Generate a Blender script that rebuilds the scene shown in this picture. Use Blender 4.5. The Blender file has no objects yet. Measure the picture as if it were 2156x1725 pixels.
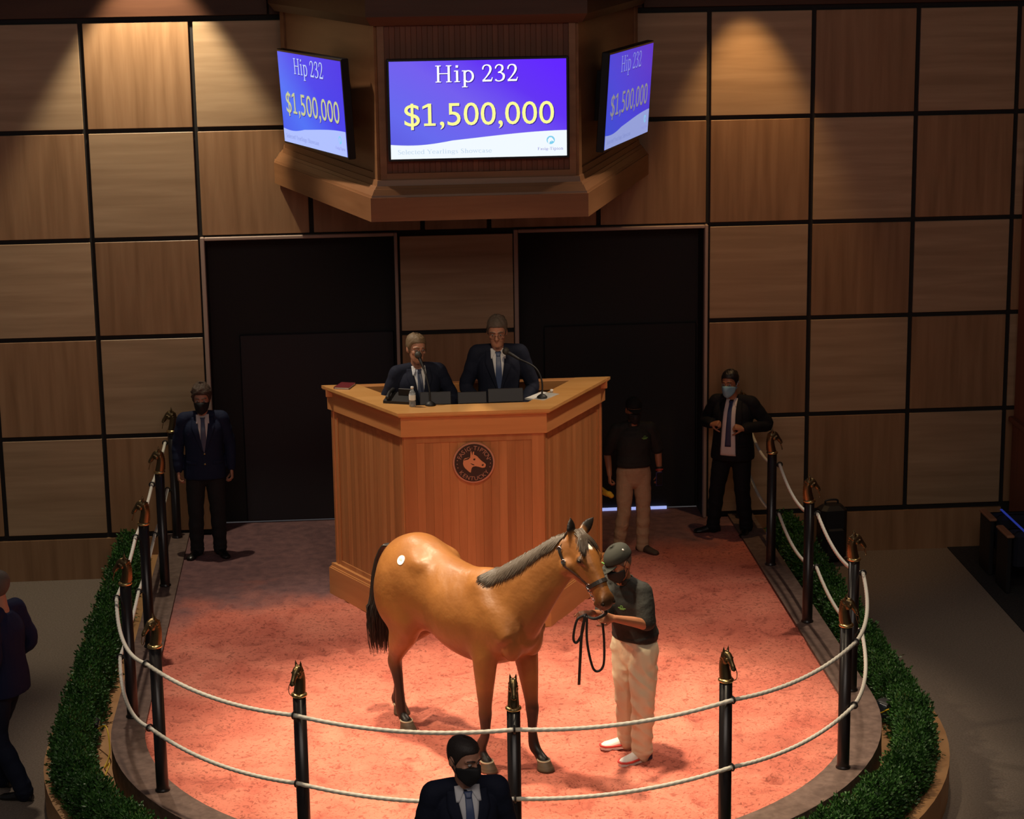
import bpy, math, random
import numpy as np
from mathutils import Vector, Matrix, Euler
from mathutils.bvhtree import BVHTree
from mathutils import noise as mnoise

random.seed(4)
RNG = np.random.default_rng(4)
scene = bpy.context.scene
COL = scene.collection
R = math.radians

# ------------------------------------------------------------------ camera, world, lights, exposure
cam_d = bpy.data.cameras.new('camera')
cam = bpy.data.objects.new('camera', cam_d)
COL.objects.link(cam)
scene.camera = cam
YAW, PITCH, ROLL, CAMZ = 0.074, 0.23515, 0.014283, 6.7496
fw = Vector((math.sin(YAW) * math.cos(PITCH), math.cos(YAW) * math.cos(PITCH), -math.sin(PITCH)))
rt = Vector((math.cos(YAW), -math.sin(YAW), 0))
up = rt.cross(fw)
ix = rt * math.cos(ROLL) - up * math.sin(ROLL)
iy = rt * math.sin(ROLL) + up * math.cos(ROLL)
m = Matrix.Identity(4)
for i in range(3):
    m[i][0], m[i][1], m[i][2] = ix[i], iy[i], -fw[i]
m[2][3] = CAMZ
cam.matrix_world = m
cam_d.sensor_width = 36
cam_d.lens = 4601.3 / 2156 * 36
cam_d.clip_end = 200
cam_d.dof.use_dof = True
cam_d.dof.focus_distance = 16.2
cam_d.dof.aperture_fstop = 7.0

scene.view_settings.view_transform = 'Standard'
scene.view_settings.look = 'None'
scene.view_settings.gamma = 1
scene.view_settings.use_curve_mapping = False
scene.view_settings.exposure = 0.0

world = bpy.data.worlds.new('hall_ambient')
scene.world = world
world.use_nodes = True
world.node_tree.nodes['Background'].inputs[0].default_value = (0.85, 0.78, 0.80, 1)
world.node_tree.nodes['Background'].inputs[1].default_value = 0.055


def spot(name, loc, target, watts, color, angle, blend=0.5, radius=0.12):
    d = bpy.data.lights.new(name, 'SPOT')
    d.energy = watts
    d.color = color
    d.spot_size = R(angle)
    d.spot_blend = blend
    d.shadow_soft_size = radius
    o = bpy.data.objects.new(name, d)
    COL.objects.link(o)
    o.location = loc
    o.rotation_euler = (Vector(target) - Vector(loc)).to_track_quat('-Z', 'Y').to_euler()
    return o


WARM = (1.0, 0.80, 0.55)
spot('ring_spotlight', (0.4, 16.3, 10.5), (1.2, 16.1, 0.0), 7000, WARM, 38, 0.9, 0.30)
spot('ring_spotlight', (-4.6, 15.4, 8.6), (0.9, 16.6, 0.6), 3300, WARM, 31, 0.8, 0.25)
spot('ring_spotlight', (2.2, 10.5, 9.6), (1.4, 16.0, 0.2), 650, WARM, 32, 0.8, 0.25)
spot('back_spotlight', (-2.8, 21.2, 8.2), (0.4, 17.6, 0.0), 1500, (1.0, 0.84, 0.66), 50, 0.7, 0.15)
spot('back_spotlight', (5.4, 20.6, 8.4), (2.2, 18.0, 0.0), 1300, (1.0, 0.80, 0.60), 46, 0.7, 0.15)
spot('desk_spotlight', (1.1, 13.0, 9.0), (1.1, 19.9, 1.4), 800, (1.0, 0.76, 0.48), 22, 0.8, 0.15)
spot('wall_washer', (-1.93, 22.22, 6.6), (-1.95, 22.75, 3.0), 540, (1.0, 0.86, 0.62), 66, 0.45, 0.05)
spot('wall_washer', (4.15, 22.15, 6.25), (4.2, 22.75, 3.0), 200, (1.0, 0.60, 0.26), 52, 0.7, 0.05)
spot('carpet_spotlight', (6.0, 15.0, 9.0), (6.2, 18.0, -0.4), 420, (1.0, 0.88, 0.68), 40, 0.9, 0.2)
ad = bpy.data.lights.new('added_fill_light', 'AREA')  # unseen fill lamp, added overhead to brighten faces and other front surfaces
ad.shape = 'RECTANGLE'
ad.size, ad.size_y = 9, 3
ad.energy = 235
ad.color = (1.0, 0.86, 0.76)
ao = bpy.data.objects.new('added_fill_light', ad)
COL.objects.link(ao)
ao.location = (0.8, 5.5, 8.8)
ao.rotation_euler = (Vector((0.8, 12.5, 0.5)) - Vector((0.8, 5.5, 8.8))).to_track_quat('-Z', 'Y').to_euler()

# ------------------------------------------------------------------ helpers: meshes, objects


def mesh_from(name, V, F):
    me = bpy.data.meshes.new(name)
    me.from_pydata([tuple(map(float, v)) for v in V], [], [tuple(map(int, f)) for f in F])
    me.update()
    return me


class MB:
    """collects vertices and faces for one mesh"""

    def __init__(self):
        self.V, self.F, self.M = [], [], []
        self.mi = 0

    def add(self, V, F):
        n = len(self.V)
        self.V.extend([tuple(map(float, v)) for v in V])
        self.F.extend([tuple(int(i) + n for i in f) for f in F])
        self.M.extend([self.mi] * len(F))
        return self

    def box(self, x0, x1, y0, y1, z0, z1, bevel=0.0):
        if bevel > 0:
            b = bevel
            V, F = [], []
            zs = [(z0, b), (z0 + b, 0), (z1 - b, 0), (z1, b)]
            for z, i in zs:
                V += [(x0 + i + b, y0 + i, z), (x1 - i - b, y0 + i, z), (x1 - i, y0 + i + b, z), (x1 - i, y1 - i - b, z),
                      (x1 - i - b, y1 - i, z), (x0 + i + b, y1 - i, z), (x0 + i, y1 - i - b, z), (x0 + i, y0 + i + b, z)]
            for k in range(3):
                for j in range(8):
                    F.append((k * 8 + j, k * 8 + (j + 1) % 8, k * 8 + 8 + (j + 1) % 8, k * 8 + 8 + j))
            F.append(tuple(range(7, -1, -1)))
            F.append(tuple(range(24, 32)))
            return self.add(V, F)
        V = [(x0, y0, z0), (x1, y0, z0), (x1, y1, z0), (x0, y1, z0), (x0, y0, z1), (x1, y0, z1), (x1, y1, z1), (x0, y1, z1)]
        F = [(3, 2, 1, 0), (4, 5, 6, 7), (0, 1, 5, 4), (1, 2, 6, 5), (2, 3, 7, 6), (3, 0, 4, 7)]
        return self.add(V, F)

    def prism(self, poly, z0, z1):
        n = len(poly)
        V = [(p[0], p[1], z0) for p in poly] + [(p[0], p[1], z1) for p in poly]
        F = [tuple(range(n - 1, -1, -1)), tuple(range(n, 2 * n))] + [(i, (i + 1) % n, n + (i + 1) % n, n + i) for i in range(n)]
        return self.add(V, F)

    def tube(self, *a, **k):
        return self.add(*tube(*a, **k))

    def lathe(self, prof, n=24, center=(0, 0, 0)):
        V, F = [], []
        for r, z in prof:
            for i in range(n):
                a = 2 * math.pi * i / n
                V.append((center[0] + r * math.cos(a), center[1] + r * math.sin(a), center[2] + z))
        for k in range(len(prof) - 1):
            for i in range(n):
                F.append((k * n + i, k * n + (i + 1) % n, (k + 1) * n + (i + 1) % n, (k + 1) * n + i))
        F.append(tuple(range(n - 1, -1, -1)))
        F.append(tuple(range((len(prof) - 1) * n, len(prof) * n)))
        return self.add(V, F)

    def torus(self, center, normal, r, t, n=20, k=8):
        c = np.array(center, float)
        nz = np.array(normal, float)
        nz /= np.linalg.norm(nz)
        a = np.cross(nz, (0.3, 0.9, 0.2))
        a /= np.linalg.norm(a)
        b = np.cross(nz, a)
        V, F = [], []
        for i in range(n):
            q = 2 * math.pi * i / n
            d = a * math.cos(q) + b * math.sin(q)
            for j in range(k):
                s = 2 * math.pi * j / k
                V.append(c + d * (r + t * math.cos(s)) + nz * t * math.sin(s))
        for i in range(n):
            for j in range(k):
                F.append((i * k + j, ((i + 1) % n) * k + j, ((i + 1) % n) * k + (j + 1) % k, i * k + (j + 1) % k))
        return self.add(V, F)

    def build(self, name, mats, parent=None, smooth=False):
        me = mesh_from(name, self.V, self.F)
        mats = mats if isinstance(mats, (list, tuple)) else [mats]
        for q in mats:
            me.materials.append(q)
        if len(mats) > 1:
            me.polygons.foreach_set('material_index', self.M)
        if smooth:
            me.polygons.foreach_set('use_smooth', [True] * len(me.polygons))
        return link(name, me, parent)


def link(name, me, parent=None):
    o = bpy.data.objects.new(name, me)
    COL.objects.link(o)
    if parent is not None:
        o.parent = parent
    return o


def tag(o, label=None, cat=None, group=None, kind=None):
    for k, v in (('label', label), ('category', cat), ('group', group), ('kind', kind)):
        if v:
            o[k] = v
    return o


def empty(name, loc=(0, 0, 0), rz=0.0):
    o = bpy.data.objects.new(name, None)
    o.empty_display_size = 0.1
    COL.objects.link(o)
    o.location = loc
    o.rotation_euler = (0, 0, rz)
    return o


def copy_tree(o, parent=None):
    kids = list(o.children)
    c = o.copy()
    COL.objects.link(c)
    if parent is not None:
        c.parent = parent
    for k in kids:
        copy_tree(k, c)
    return c


def smooth_path(P, n):
    """Catmull-Rom resample of control rows (any width) to n rows"""
    P = np.array(P, float)
    Q = np.vstack([2 * P[0] - P[1], P, 2 * P[-1] - P[-2]])
    out = []
    for u in np.linspace(0, len(P) - 1, n):
        i = min(int(u), len(P) - 2)
        t = u - i
        p0, p1, p2, p3 = Q[i], Q[i + 1], Q[i + 2], Q[i + 3]
        out.append(0.5 * ((2 * p1) + (-p0 + p2) * t + (2 * p0 - 5 * p1 + 4 * p2 - p3) * t * t + (-p0 + 3 * p1 - 3 * p2 + p3) * t ** 3))
    return np.array(out)


def tube(P, rad, n=14, ref=None, caps=True, power=2.0):
    """swept tube; rad: float, list of floats or list of (along ref, across ref)"""
    P = np.array(P, float)
    k = len(P)
    if np.isscalar(rad):
        rad = [rad] * k
    rad = np.array([(r, r) if np.isscalar(r) else tuple(r) for r in rad], float)
    T = np.gradient(P, axis=0)
    T /= np.linalg.norm(T, axis=1)[:, None] + 1e-12
    if ref is None:
        ref = np.array((1, 0, 0.0)) if abs(T[0][0]) < 0.8 else np.array((0, 1, 0.0))
        auto = True
    else:
        ref = np.array(ref, float)
        auto = False
    if caps:
        a, b = [], []
        for f in (0.35, 0.75):
            s = math.sqrt(1 - f * f)
            a.insert(0, (P[0] - T[0] * f * rad[0].min(), rad[0] * s))
            b.append((P[-1] + T[-1] * f * rad[-1].min(), rad[-1] * s))
        a.insert(0, (P[0] - T[0] * 0.97 * rad[0].min(), rad[0] * 0.25))
        b.append((P[-1] + T[-1] * 0.97 * rad[-1].min(), rad[-1] * 0.25))
        P = np.vstack([[q[0] for q in a], P, [q[0] for q in b]])
        rad = np.vstack([[q[1] for q in a], rad, [q[1] for q in b]])
        T = np.vstack([[T[0]] * 3, T, [T[-1]] * 3])
        k = len(P)
    V, F = [], []
    u = ref
    ang = np.linspace(0, 2 * math.pi, n, endpoint=False)
    ca, sa = np.cos(ang), np.sin(ang)
    if power != 2.0:
        ca = np.sign(ca) * np.abs(ca) ** (2 / power)
        sa = np.sign(sa) * np.abs(sa) ** (2 / power)
    for i in range(k):
        base = u if auto else ref
        u = base - T[i] * (base @ T[i])
        u /= np.linalg.norm(u) + 1e-12
        w = np.cross(T[i], u)
        V.append(P[i] + np.outer(ca * rad[i][0], u) + np.outer(sa * rad[i][1], w))
    V = np.vstack(V)
    for i in range(k - 1):
        for j in range(n):
            F.append((i * n + j, i * n + (j + 1) % n, (i + 1) * n + (j + 1) % n, (i + 1) * n + j))
    F.append(tuple(range(n - 1, -1, -1)))
    F.append(tuple(range((k - 1) * n, k * n)))
    return V, F


def ellipsoid(c, r, M=None, n=12, k=10):
    V, F = [], []
    for i in range(1, k):
        t = math.pi * i / k
        for j in range(n):
            a = 2 * math.pi * j / n
            V.append((r[0] * math.sin(t) * math.cos(a), r[1] * math.sin(t) * math.sin(a), r[2] * math.cos(t)))
    for i in range(k - 2):
        for j in range(n):
            F.append((i * n + j, (i + 1) * n + j, (i + 1) * n + (j + 1) % n, i * n + (j + 1) % n))
    F.append(tuple(range(n)))
    F.append(tuple(range((k - 2) * n + n - 1, (k - 2) * n - 1, -1)))
    V = np.array(V)
    if M is not None:
        V = V @ np.array(M).T
    return V + np.array(c), F


def xform(piece, M, off):
    V, F = piece
    return np.array(V) @ np.array(M).T + np.array(off), F


def fuse(name, pieces, voxel, iters=4, factor=0.5, parent=None, mat=None, decimate=None, wrinkle=None):
    """joins closed pieces into one continuous skin (voxel union, then relaxed)"""
    mb = MB()
    for p in pieces:
        mb.add(*p)
    tmp = link('tmp', mesh_from('tmp', mb.V, mb.F))
    r = tmp.modifiers.new('r', 'REMESH')
    r.mode = 'VOXEL'
    r.voxel_size = voxel
    if iters:
        s = tmp.modifiers.new('s', 'SMOOTH')
        s.iterations = iters
        s.factor = factor
    if decimate:
        d = tmp.modifiers.new('d', 'DECIMATE')
        d.ratio = decimate
    dg = bpy.context.evaluated_depsgraph_get()
    me = bpy.data.meshes.new_from_object(tmp.evaluated_get(dg))
    me.name = name
    bpy.data.objects.remove(tmp)
    if wrinkle:
        amp, sc, zdir = wrinkle
        nv = len(me.vertices)
        co, no = np.empty(nv * 3), np.empty(nv * 3)
        me.vertices.foreach_get('co', co)
        me.vertices.foreach_get('normal', no)
        co, no = co.reshape(-1, 3), no.reshape(-1, 3)
        dsp = np.empty(nv)
        for i in range(nv):
            x, y, z = co[i]
            u = (x + y * 0.6)
            a = mnoise.noise(Vector((u * sc * 0.45, y * sc * 0.4, z * sc + zdir * u * sc * 0.7)))
            b_ = mnoise.noise(Vector((u * sc * 0.8 + 9, y * sc * 0.6, z * sc * 1.7 - zdir * u * sc)))
            dsp[i] = 1 - abs(a) * 2.6 + 0.5 * b_
        co = co + no * (dsp * amp)[:, None]
        me.vertices.foreach_set('co', co.ravel())
        me.update()
    me.polygons.foreach_set('use_smooth', [True] * len(me.polygons))
    me.materials.clear()
    if mat:
        me.materials.append(mat)
    return link(name, me, parent)


def verts_of(o):
    a = np.empty(len(o.data.vertices) * 3)
    o.data.vertices.foreach_get('co', a)
    return a.reshape(-1, 3)


def bvh_of(*objs):
    V, F = [], []
    for o in objs:
        n = len(V)
        V.extend([tuple(v.co) for v in o.data.vertices])
        F.extend([tuple(i + n for i in p.vertices) for p in o.data.polygons])
    return BVHTree.FromPolygons(V, F)


def sheet(G, thick, closed=False):
    """grid of points (rows, cols, 3) with normals toward the outside -> thin solid; thick is an (rows, cols, 3) offset"""
    G = np.array(G, float)
    r, c = G.shape[:2]
    A = G.reshape(-1, 3)
    B = (G - thick).reshape(-1, 3)
    n = r * c
    F = []
    cc = c if closed else c - 1
    for i in range(r - 1):
        for j in range(cc):
            a, b = i * c + j, i * c + (j + 1) % c
            d, e = a + c, i * c + c + (j + 1) % c
            F.append((a, b, e, d))
            F.append((n + d, n + e, n + b, n + a))
    for j in range(cc):
        b = (j + 1) % c
        F.append((j, n + j, n + b, b))
        q = (r - 1) * c
        F.append((q + b, n + q + b, n + q + j, q + j))
    if not closed:
        for i in range(r - 1):
            a, d = i * c, i * c + c
            F.append((a, d, n + d, n + a))
            a, d = i * c + c - 1, i * c + 2 * c - 1
            F.append((d, a, n + a, n + d))
    return np.vstack([A, B]), F


def drape(bvh, fl, fr, z0, z1, nx, nz, off, thick=0.004, direction=(0, 1, 0), start=-1.0):
    """sheet laid on a surface, seen along direction, between the curves fl(z) and fr(z)"""
    d = Vector(direction).normalized()
    side = Vector((0, 0, 1)).cross(d) * -1
    G = np.zeros((nz, nx, 3))
    last = 0.1
    for i in range(nz):
        z = z0 + (z1 - z0) * i / (nz - 1)
        for j in range(nx):
            x = fl(z) + (fr(z) - fl(z)) * j / (nx - 1)
            o = side * x + Vector((0, 0, z)) + d * start
            hit = bvh.ray_cast(o, d)
            t = hit[3] if hit[0] is not None else last
            last = t
            G[i, j] = o + d * (t - off)
    T = np.zeros_like(G) - np.array(d) * thick
    return sheet(G, T)


# ------------------------------------------------------------------ helpers: materials


def mat(name, color, rough=0.6, metal=0.0, spec=0.5, emit=None, strength=1.0, bump=None, sheen=0.0):
    q = bpy.data.materials.new(name)
    q.use_nodes = True
    nt = q.node_tree
    b = nt.nodes['Principled BSDF']
    b.inputs['Base Color'].default_value = (*color, 1)
    b.inputs['Roughness'].default_value = rough
    b.inputs['Metallic'].default_value = metal
    b.inputs['Specular IOR Level'].default_value = spec
    if sheen:
        b.inputs['Sheen Weight'].default_value = sheen
    if emit:
        b.inputs['Emission Color'].default_value = (*emit, 1)
        b.inputs['Emission Strength'].default_value = strength
    if bump:
        scale, strength_, dist = bump
        tc = nt.nodes.new('ShaderNodeTexCoord')
        n = nt.nodes.new('ShaderNodeTexNoise')
        n.inputs['Scale'].default_value = scale
        n.inputs['Detail'].default_value = 5
        bp = nt.nodes.new('ShaderNodeBump')
        bp.inputs['Strength'].default_value = strength_
        bp.inputs['Distance'].default_value = dist
        nt.links.new(tc.outputs['Object'], n.inputs['Vector'])
        nt.links.new(n.outputs['Fac'], bp.inputs['Height'])
        nt.links.new(bp.outputs['Normal'], b.inputs['Normal'])
    return q


def ramp_mat(name, stops, scale=(1, 1, 1), noise=4.0, detail=6, rough=0.5, spec=0.4, random_shift=True, bump=0.0, distortion=0.3, bright=0.0):
    """noise-driven colour ramp in object space (wood, carpet, sand)"""
    q = bpy.data.materials.new(name)
    q.use_nodes = True
    nt = q.node_tree
    b = nt.nodes['Principled BSDF']
    b.inputs['Roughness'].default_value = rough
    b.inputs['Specular IOR Level'].default_value = spec
    tc = nt.nodes.new('ShaderNodeTexCoord')
    mp = nt.nodes.new('ShaderNodeMapping')
    mp.inputs['Scale'].default_value = scale
    nt.links.new(tc.outputs['Object'], mp.inputs['Vector'])
    info = nt.nodes.new('ShaderNodeObjectInfo')
    if random_shift:
        mu = nt.nodes.new('ShaderNodeMath')
        mu.operation = 'MULTIPLY'
        mu.inputs[1].default_value = 57.0
        nt.links.new(info.outputs['Random'], mu.inputs[0])
        cb = nt.nodes.new('ShaderNodeCombineXYZ')
        for i in range(3):
            nt.links.new(mu.outputs[0], cb.inputs[i])
        nt.links.new(cb.outputs[0], mp.inputs['Location'])
    n = nt.nodes.new('ShaderNodeTexNoise')
    n.inputs['Scale'].default_value = noise
    n.inputs['Detail'].default_value = detail
    n.inputs['Distortion'].default_value = distortion
    nt.links.new(mp.outputs[0], n.inputs['Vector'])
    cr = nt.nodes.new('ShaderNodeValToRGB')
    el = cr.color_ramp.elements
    el[0].position, el[0].color = stops[0][0], (*stops[0][1], 1)
    el[1].position, el[1].color = stops[-1][0], (*stops[-1][1], 1)
    for p, c in stops[1:-1]:
        e = el.new(p)
        e.color = (*c, 1)
    nt.links.new(n.outputs['Fac'], cr.inputs['Fac'])
    out = cr.outputs['Color']
    if bright:
        hs = nt.nodes.new('ShaderNodeHueSaturation')
        ma = nt.nodes.new('ShaderNodeMapRange')
        ma.inputs['To Min'].default_value = 1 - bright
        ma.inputs['To Max'].default_value = 1 + bright
        nt.links.new(info.outputs['Random'], ma.inputs['Value'])
        nt.links.new(ma.outputs[0], hs.inputs['Value'])
        nt.links.new(out, hs.inputs['Color'])
        out = hs.outputs['Color']
    nt.links.new(out, b.inputs['Base Color'])
    if bump:
        bp = nt.nodes.new('ShaderNodeBump')
        bp.inputs['Strength'].default_value = bump
        bp.inputs['Distance'].default_value = 0.01
        nt.links.new(n.outputs['Fac'], bp.inputs['Height'])
        nt.links.new(bp.outputs['Normal'], b.inputs['Normal'])
    return q


WV = ramp_mat('maple_upright_grain', [(0.25, (0.26, 0.140, 0.066)), (0.5, (0.34, 0.190, 0.095)), (0.75, (0.41, 0.24, 0.125))], (7, 7, 0.5), 1.6, 5, 0.42, 0.4, bright=0.10)
WH = ramp_mat('maple_level_grain', [(0.25, (0.35, 0.225, 0.125)), (0.5, (0.43, 0.285, 0.165)), (0.75, (0.51, 0.35, 0.21))], (0.45, 7, 7), 1.6, 5, 0.42, 0.4, bright=0.10)
WDESK = ramp_mat('desk_stave_wood', [(0.25, (0.34, 0.130, 0.045)), (0.5, (0.42, 0.178, 0.064)), (0.75, (0.50, 0.23, 0.090))], (6, 6, 0.35), 1.8, 5, 0.38, 0.4, bright=0.16)
WRAIL = ramp_mat('desk_rail_wood', [(0.25, (0.50, 0.21, 0.07)), (0.75, (0.60, 0.28, 0.10))], (0.6, 0.6, 7), 1.6, 5, 0.35, 0.45)
WTOP = ramp_mat('desk_top_wood', [(0.25, (0.55, 0.27, 0.08)), (0.75, (0.66, 0.35, 0.12))], (0.8, 5, 5), 1.6, 5, 0.3, 0.5)
WHEAD = ramp_mat('dark_header_wood', [(0.25, (0.055, 0.020, 0.010)), (0.75, (0.085, 0.034, 0.016))], (0.6, 0.6, 6), 1.6, 5, 0.5, 0.3)
WBOX = ramp_mat('screen_cabinet_wood', [(0.25, (0.21, 0.088, 0.034)), (0.75, (0.30, 0.140, 0.060))], (0.6, 0.6, 6), 1.6, 5, 0.42, 0.4)
WRED = ramp_mat('reddish_stave_wood', [(0.25, (0.15, 0.048, 0.025)), (0.75, (0.21, 0.072, 0.036))], (6, 6, 0.4), 1.8, 5, 0.5, 0.3, bright=0.15)
WPLANT = ramp_mat('planter_wood', [(0.25, (0.40, 0.20, 0.08)), (0.75, (0.52, 0.29, 0.13))], (2, 2, 2), 1.6, 4, 0.5, 0.3)
BLACKW = mat('black_joint', (0.012, 0.010, 0.009), 0.8)
DOORBLK = mat('black_door', (0.007, 0.0055, 0.006), 0.7)
DOORPANE = mat('dark_plum_door', (0.013, 0.010, 0.015), 0.6)
PALETRIM = mat('pale_door_trim', (0.42, 0.30, 0.24), 0.5)
CARPET = ramp_mat('carpet_pile', [(0.3, (0.17, 0.135, 0.105)), (0.7, (0.25, 0.20, 0.16))], (1, 1, 1), 60, 4, 0.95, 0.1, False, 0.35)
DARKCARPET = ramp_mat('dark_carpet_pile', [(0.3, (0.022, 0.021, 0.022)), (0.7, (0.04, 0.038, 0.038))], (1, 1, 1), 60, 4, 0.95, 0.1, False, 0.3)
CURB = ramp_mat('brown_curb_cover', [(0.3, (0.10, 0.066, 0.055)), (0.7, (0.17, 0.115, 0.095))], (1, 1, 1), 14, 8, 0.85, 0.2, False, 0.2)
SOIL = mat('soil', (0.05, 0.028, 0.015), 0.95, bump=(40, 0.8, 0.02))
BLACK = mat('black_lacquer', (0.012, 0.009, 0.009), 0.28, 0, 0.5)
BLACKM = mat('black_rubber', (0.010, 0.010, 0.011), 0.55)
BRONZE = mat('bronze', (0.17, 0.12, 0.058), 0.34, 0.95)
BRASS = mat('brass', (0.62, 0.45, 0.20), 0.25, 0.95)
STEEL = mat('polished_steel', (0.7, 0.7, 0.7), 0.2, 1.0)
ROPE = mat('white_rope', (0.58, 0.56, 0.50), 0.85, bump=(90, 0.4, 0.004))
LEAF = ramp_mat('boxwood_leaf', [(0.3, (0.018, 0.065, 0.012)), (0.7, (0.055, 0.17, 0.03))], (1, 1, 1), 14, 3, 0.45, 0.4, False)
YELLOW = mat('yellow_cable', (0.75, 0.50, 0.02), 0.5)
NAVY = mat('navy_wool', (0.010, 0.013, 0.028), 0.8, 0, 0.2, bump=(30, 0.25, 0.01))
NAVYB = mat('navy_blazer_wool', (0.011, 0.016, 0.042), 0.8, 0, 0.2, bump=(30, 0.25, 0.01))
NAVYL = mat('blue_navy_wool', (0.008, 0.012, 0.042), 0.8, 0, 0.2, bump=(30, 0.25, 0.01))
CHARC = mat('charcoal_wool', (0.020, 0.019, 0.020), 0.8, 0, 0.2, bump=(30, 0.25, 0.01))
BLKSUIT = mat('black_wool', (0.009, 0.009, 0.011), 0.8, 0, 0.2, bump=(30, 0.25, 0.01))
POLO = mat('black_polo_knit', (0.018, 0.018, 0.017), 0.75, 0, 0.25, bump=(22, 0.35, 0.015))
POLOG = mat('charcoal_polo_knit', (0.021, 0.021, 0.019), 0.75, 0, 0.25, bump=(18, 0.45, 0.02))
CAPM = mat('charcoal_cap_cloth', (0.035, 0.036, 0.030), 0.8, 0, 0.2)
CAPB = mat('black_cap_cloth', (0.010, 0.010, 0.011), 0.8, 0, 0.2)
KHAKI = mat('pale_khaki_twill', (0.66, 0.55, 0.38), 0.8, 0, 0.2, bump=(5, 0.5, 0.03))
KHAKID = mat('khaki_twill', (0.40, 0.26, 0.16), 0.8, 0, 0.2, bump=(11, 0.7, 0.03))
SHIRT = mat('white_shirt_cotton', (0.66, 0.66, 0.68), 0.7, bump=(25, 0.3, 0.008))
SHIRTP = mat('blush_shirt_cotton', (0.66, 0.58, 0.54), 0.7, bump=(25, 0.3, 0.008))
TIEB = mat('blue_tie_silk', (0.06, 0.09, 0.19), 0.45)
TIEG = mat('grey_blue_tie_silk', (0.06, 0.075, 0.13), 0.45)
TIEN = mat('navy_tie_silk', (0.020, 0.028, 0.085), 0.45)
SKIN = mat('skin', (0.46, 0.22, 0.14), 0.5, 0, 0.4)
SKINT = mat('tanned_skin', (0.36, 0.15, 0.075), 0.5, 0, 0.4)
HAIRD = mat('dark_brown_hair', (0.022, 0.014, 0.011), 0.6, bump=(120, 0.5, 0.004))
HAIRB = mat('black_hair', (0.009, 0.007, 0.007), 0.5, bump=(120, 0.5, 0.004))
HAIRS = mat('sandy_hair', (0.17, 0.115, 0.062), 0.6, bump=(120, 0.5, 0.004))
HAIRG = mat('greying_brown_hair', (0.10, 0.075, 0.058), 0.7, bump=(120, 0.5, 0.004))
HAIRC = mat('brown_curls', (0.060, 0.035, 0.023), 0.7, bump=(60, 0.8, 0.01))
MASKB = mat('black_mask_cloth', (0.008, 0.008, 0.009), 0.75)
MASKBL = mat('pale_blue_mask', (0.26, 0.50, 0.62), 0.7)
MASKW = mat('white_mask', (0.62, 0.62, 0.66), 0.7)
EYEW = mat('eye_white', (0.40, 0.36, 0.33), 0.4)
EYED = mat('eye_iris', (0.02, 0.012, 0.008), 0.15)
LIP = mat('lips', (0.40, 0.14, 0.11), 0.5)
SHOE = mat('black_leather', (0.010, 0.009, 0.009), 0.3)
BOOT = mat('brown_suede', (0.050, 0.028, 0.018), 0.75)
LEATH = mat('black_bridle_leather', (0.016, 0.014, 0.013), 0.4)
SCRBLK = mat('screen_bezel', (0.012, 0.011, 0.012), 0.35)
PAPER = mat('paper', (0.78, 0.78, 0.74), 0.7)
MAROON = mat('maroon_cover', (0.14, 0.012, 0.018), 0.5)
GREENLOGO = mat('green_thread', (0.13, 0.30, 0.07), 0.7)
REDP = mat('red_rubber', (0.60, 0.05, 0.04), 0.5)
WHITEP = mat('white_leather', (0.78, 0.75, 0.70), 0.5)
BLUEP = mat('navy_rubber', (0.03, 0.035, 0.09), 0.5)
SEATBL = mat('midnight_upholstery', (0.008, 0.010, 0.022), 0.8)
ARMW = mat('wooden_armrest', (0.36, 0.17, 0.09), 0.45)

# ------------------------------------------------------------------ the hall
WY = 22.77
CXR, CYR = 1.115, 17.275          # centre of the rounded end of the ring


def struct(name, mb, m_, parent=None, smooth=False):
    o = mb.build(name, m_, parent, smooth)
    if parent is None:
        o['kind'] = 'structure'
    return o


floor = struct('floor', MB().box(-9, 10, 8, WY + 0.4, -0.55, -0.45), CARPET)
mb = MB()
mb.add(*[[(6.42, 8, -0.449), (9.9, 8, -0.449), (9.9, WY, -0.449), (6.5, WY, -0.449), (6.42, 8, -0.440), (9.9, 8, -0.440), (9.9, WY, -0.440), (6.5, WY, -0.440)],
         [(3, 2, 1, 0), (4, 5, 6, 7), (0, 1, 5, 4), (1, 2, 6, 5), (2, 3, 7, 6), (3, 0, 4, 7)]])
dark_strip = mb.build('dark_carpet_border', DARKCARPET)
dark_strip['kind'] = 'structure'

D1, D2 = (-1.505, 0.47), (1.775, 3.765)   # door openings
DT = 3.195
mb = MB()
for x0, x1, z0, z1 in ((-9, D1[0] - 0.05, -0.5, 8.5), (D1[1] + 0.04, D2[0] - 0.04, -0.5, DT + 0.04), (D2[1] + 0.05, 9.5, -0.5, 8.5), (D1[0] - 0.05, D2[1] + 0.05, DT + 0.04, 8.5),
                       (D1[0] - 0.05, D1[1] + 0.04, -0.5, -0.005), (D2[0] - 0.04, D2[1] + 0.05, -0.5, -0.005)):
    mb.box(x0, x1, WY + 0.03, WY + 0.16, z0, z1)
wall_back = struct('wall_back', mb, BLACKW)
tag(wall_back, 'black backing behind the maple panelled back wall')

xs_l = [-7.1, -5.98, -4.86, -3.75, -2.661, -1.546]
xs_r = [3.80, 4.903, 6.012, 7.09, 8.2]
zs = [0.035, 1.121, 2.189, 3.227, 4.354, 5.475]
panel_cache = {}


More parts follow.
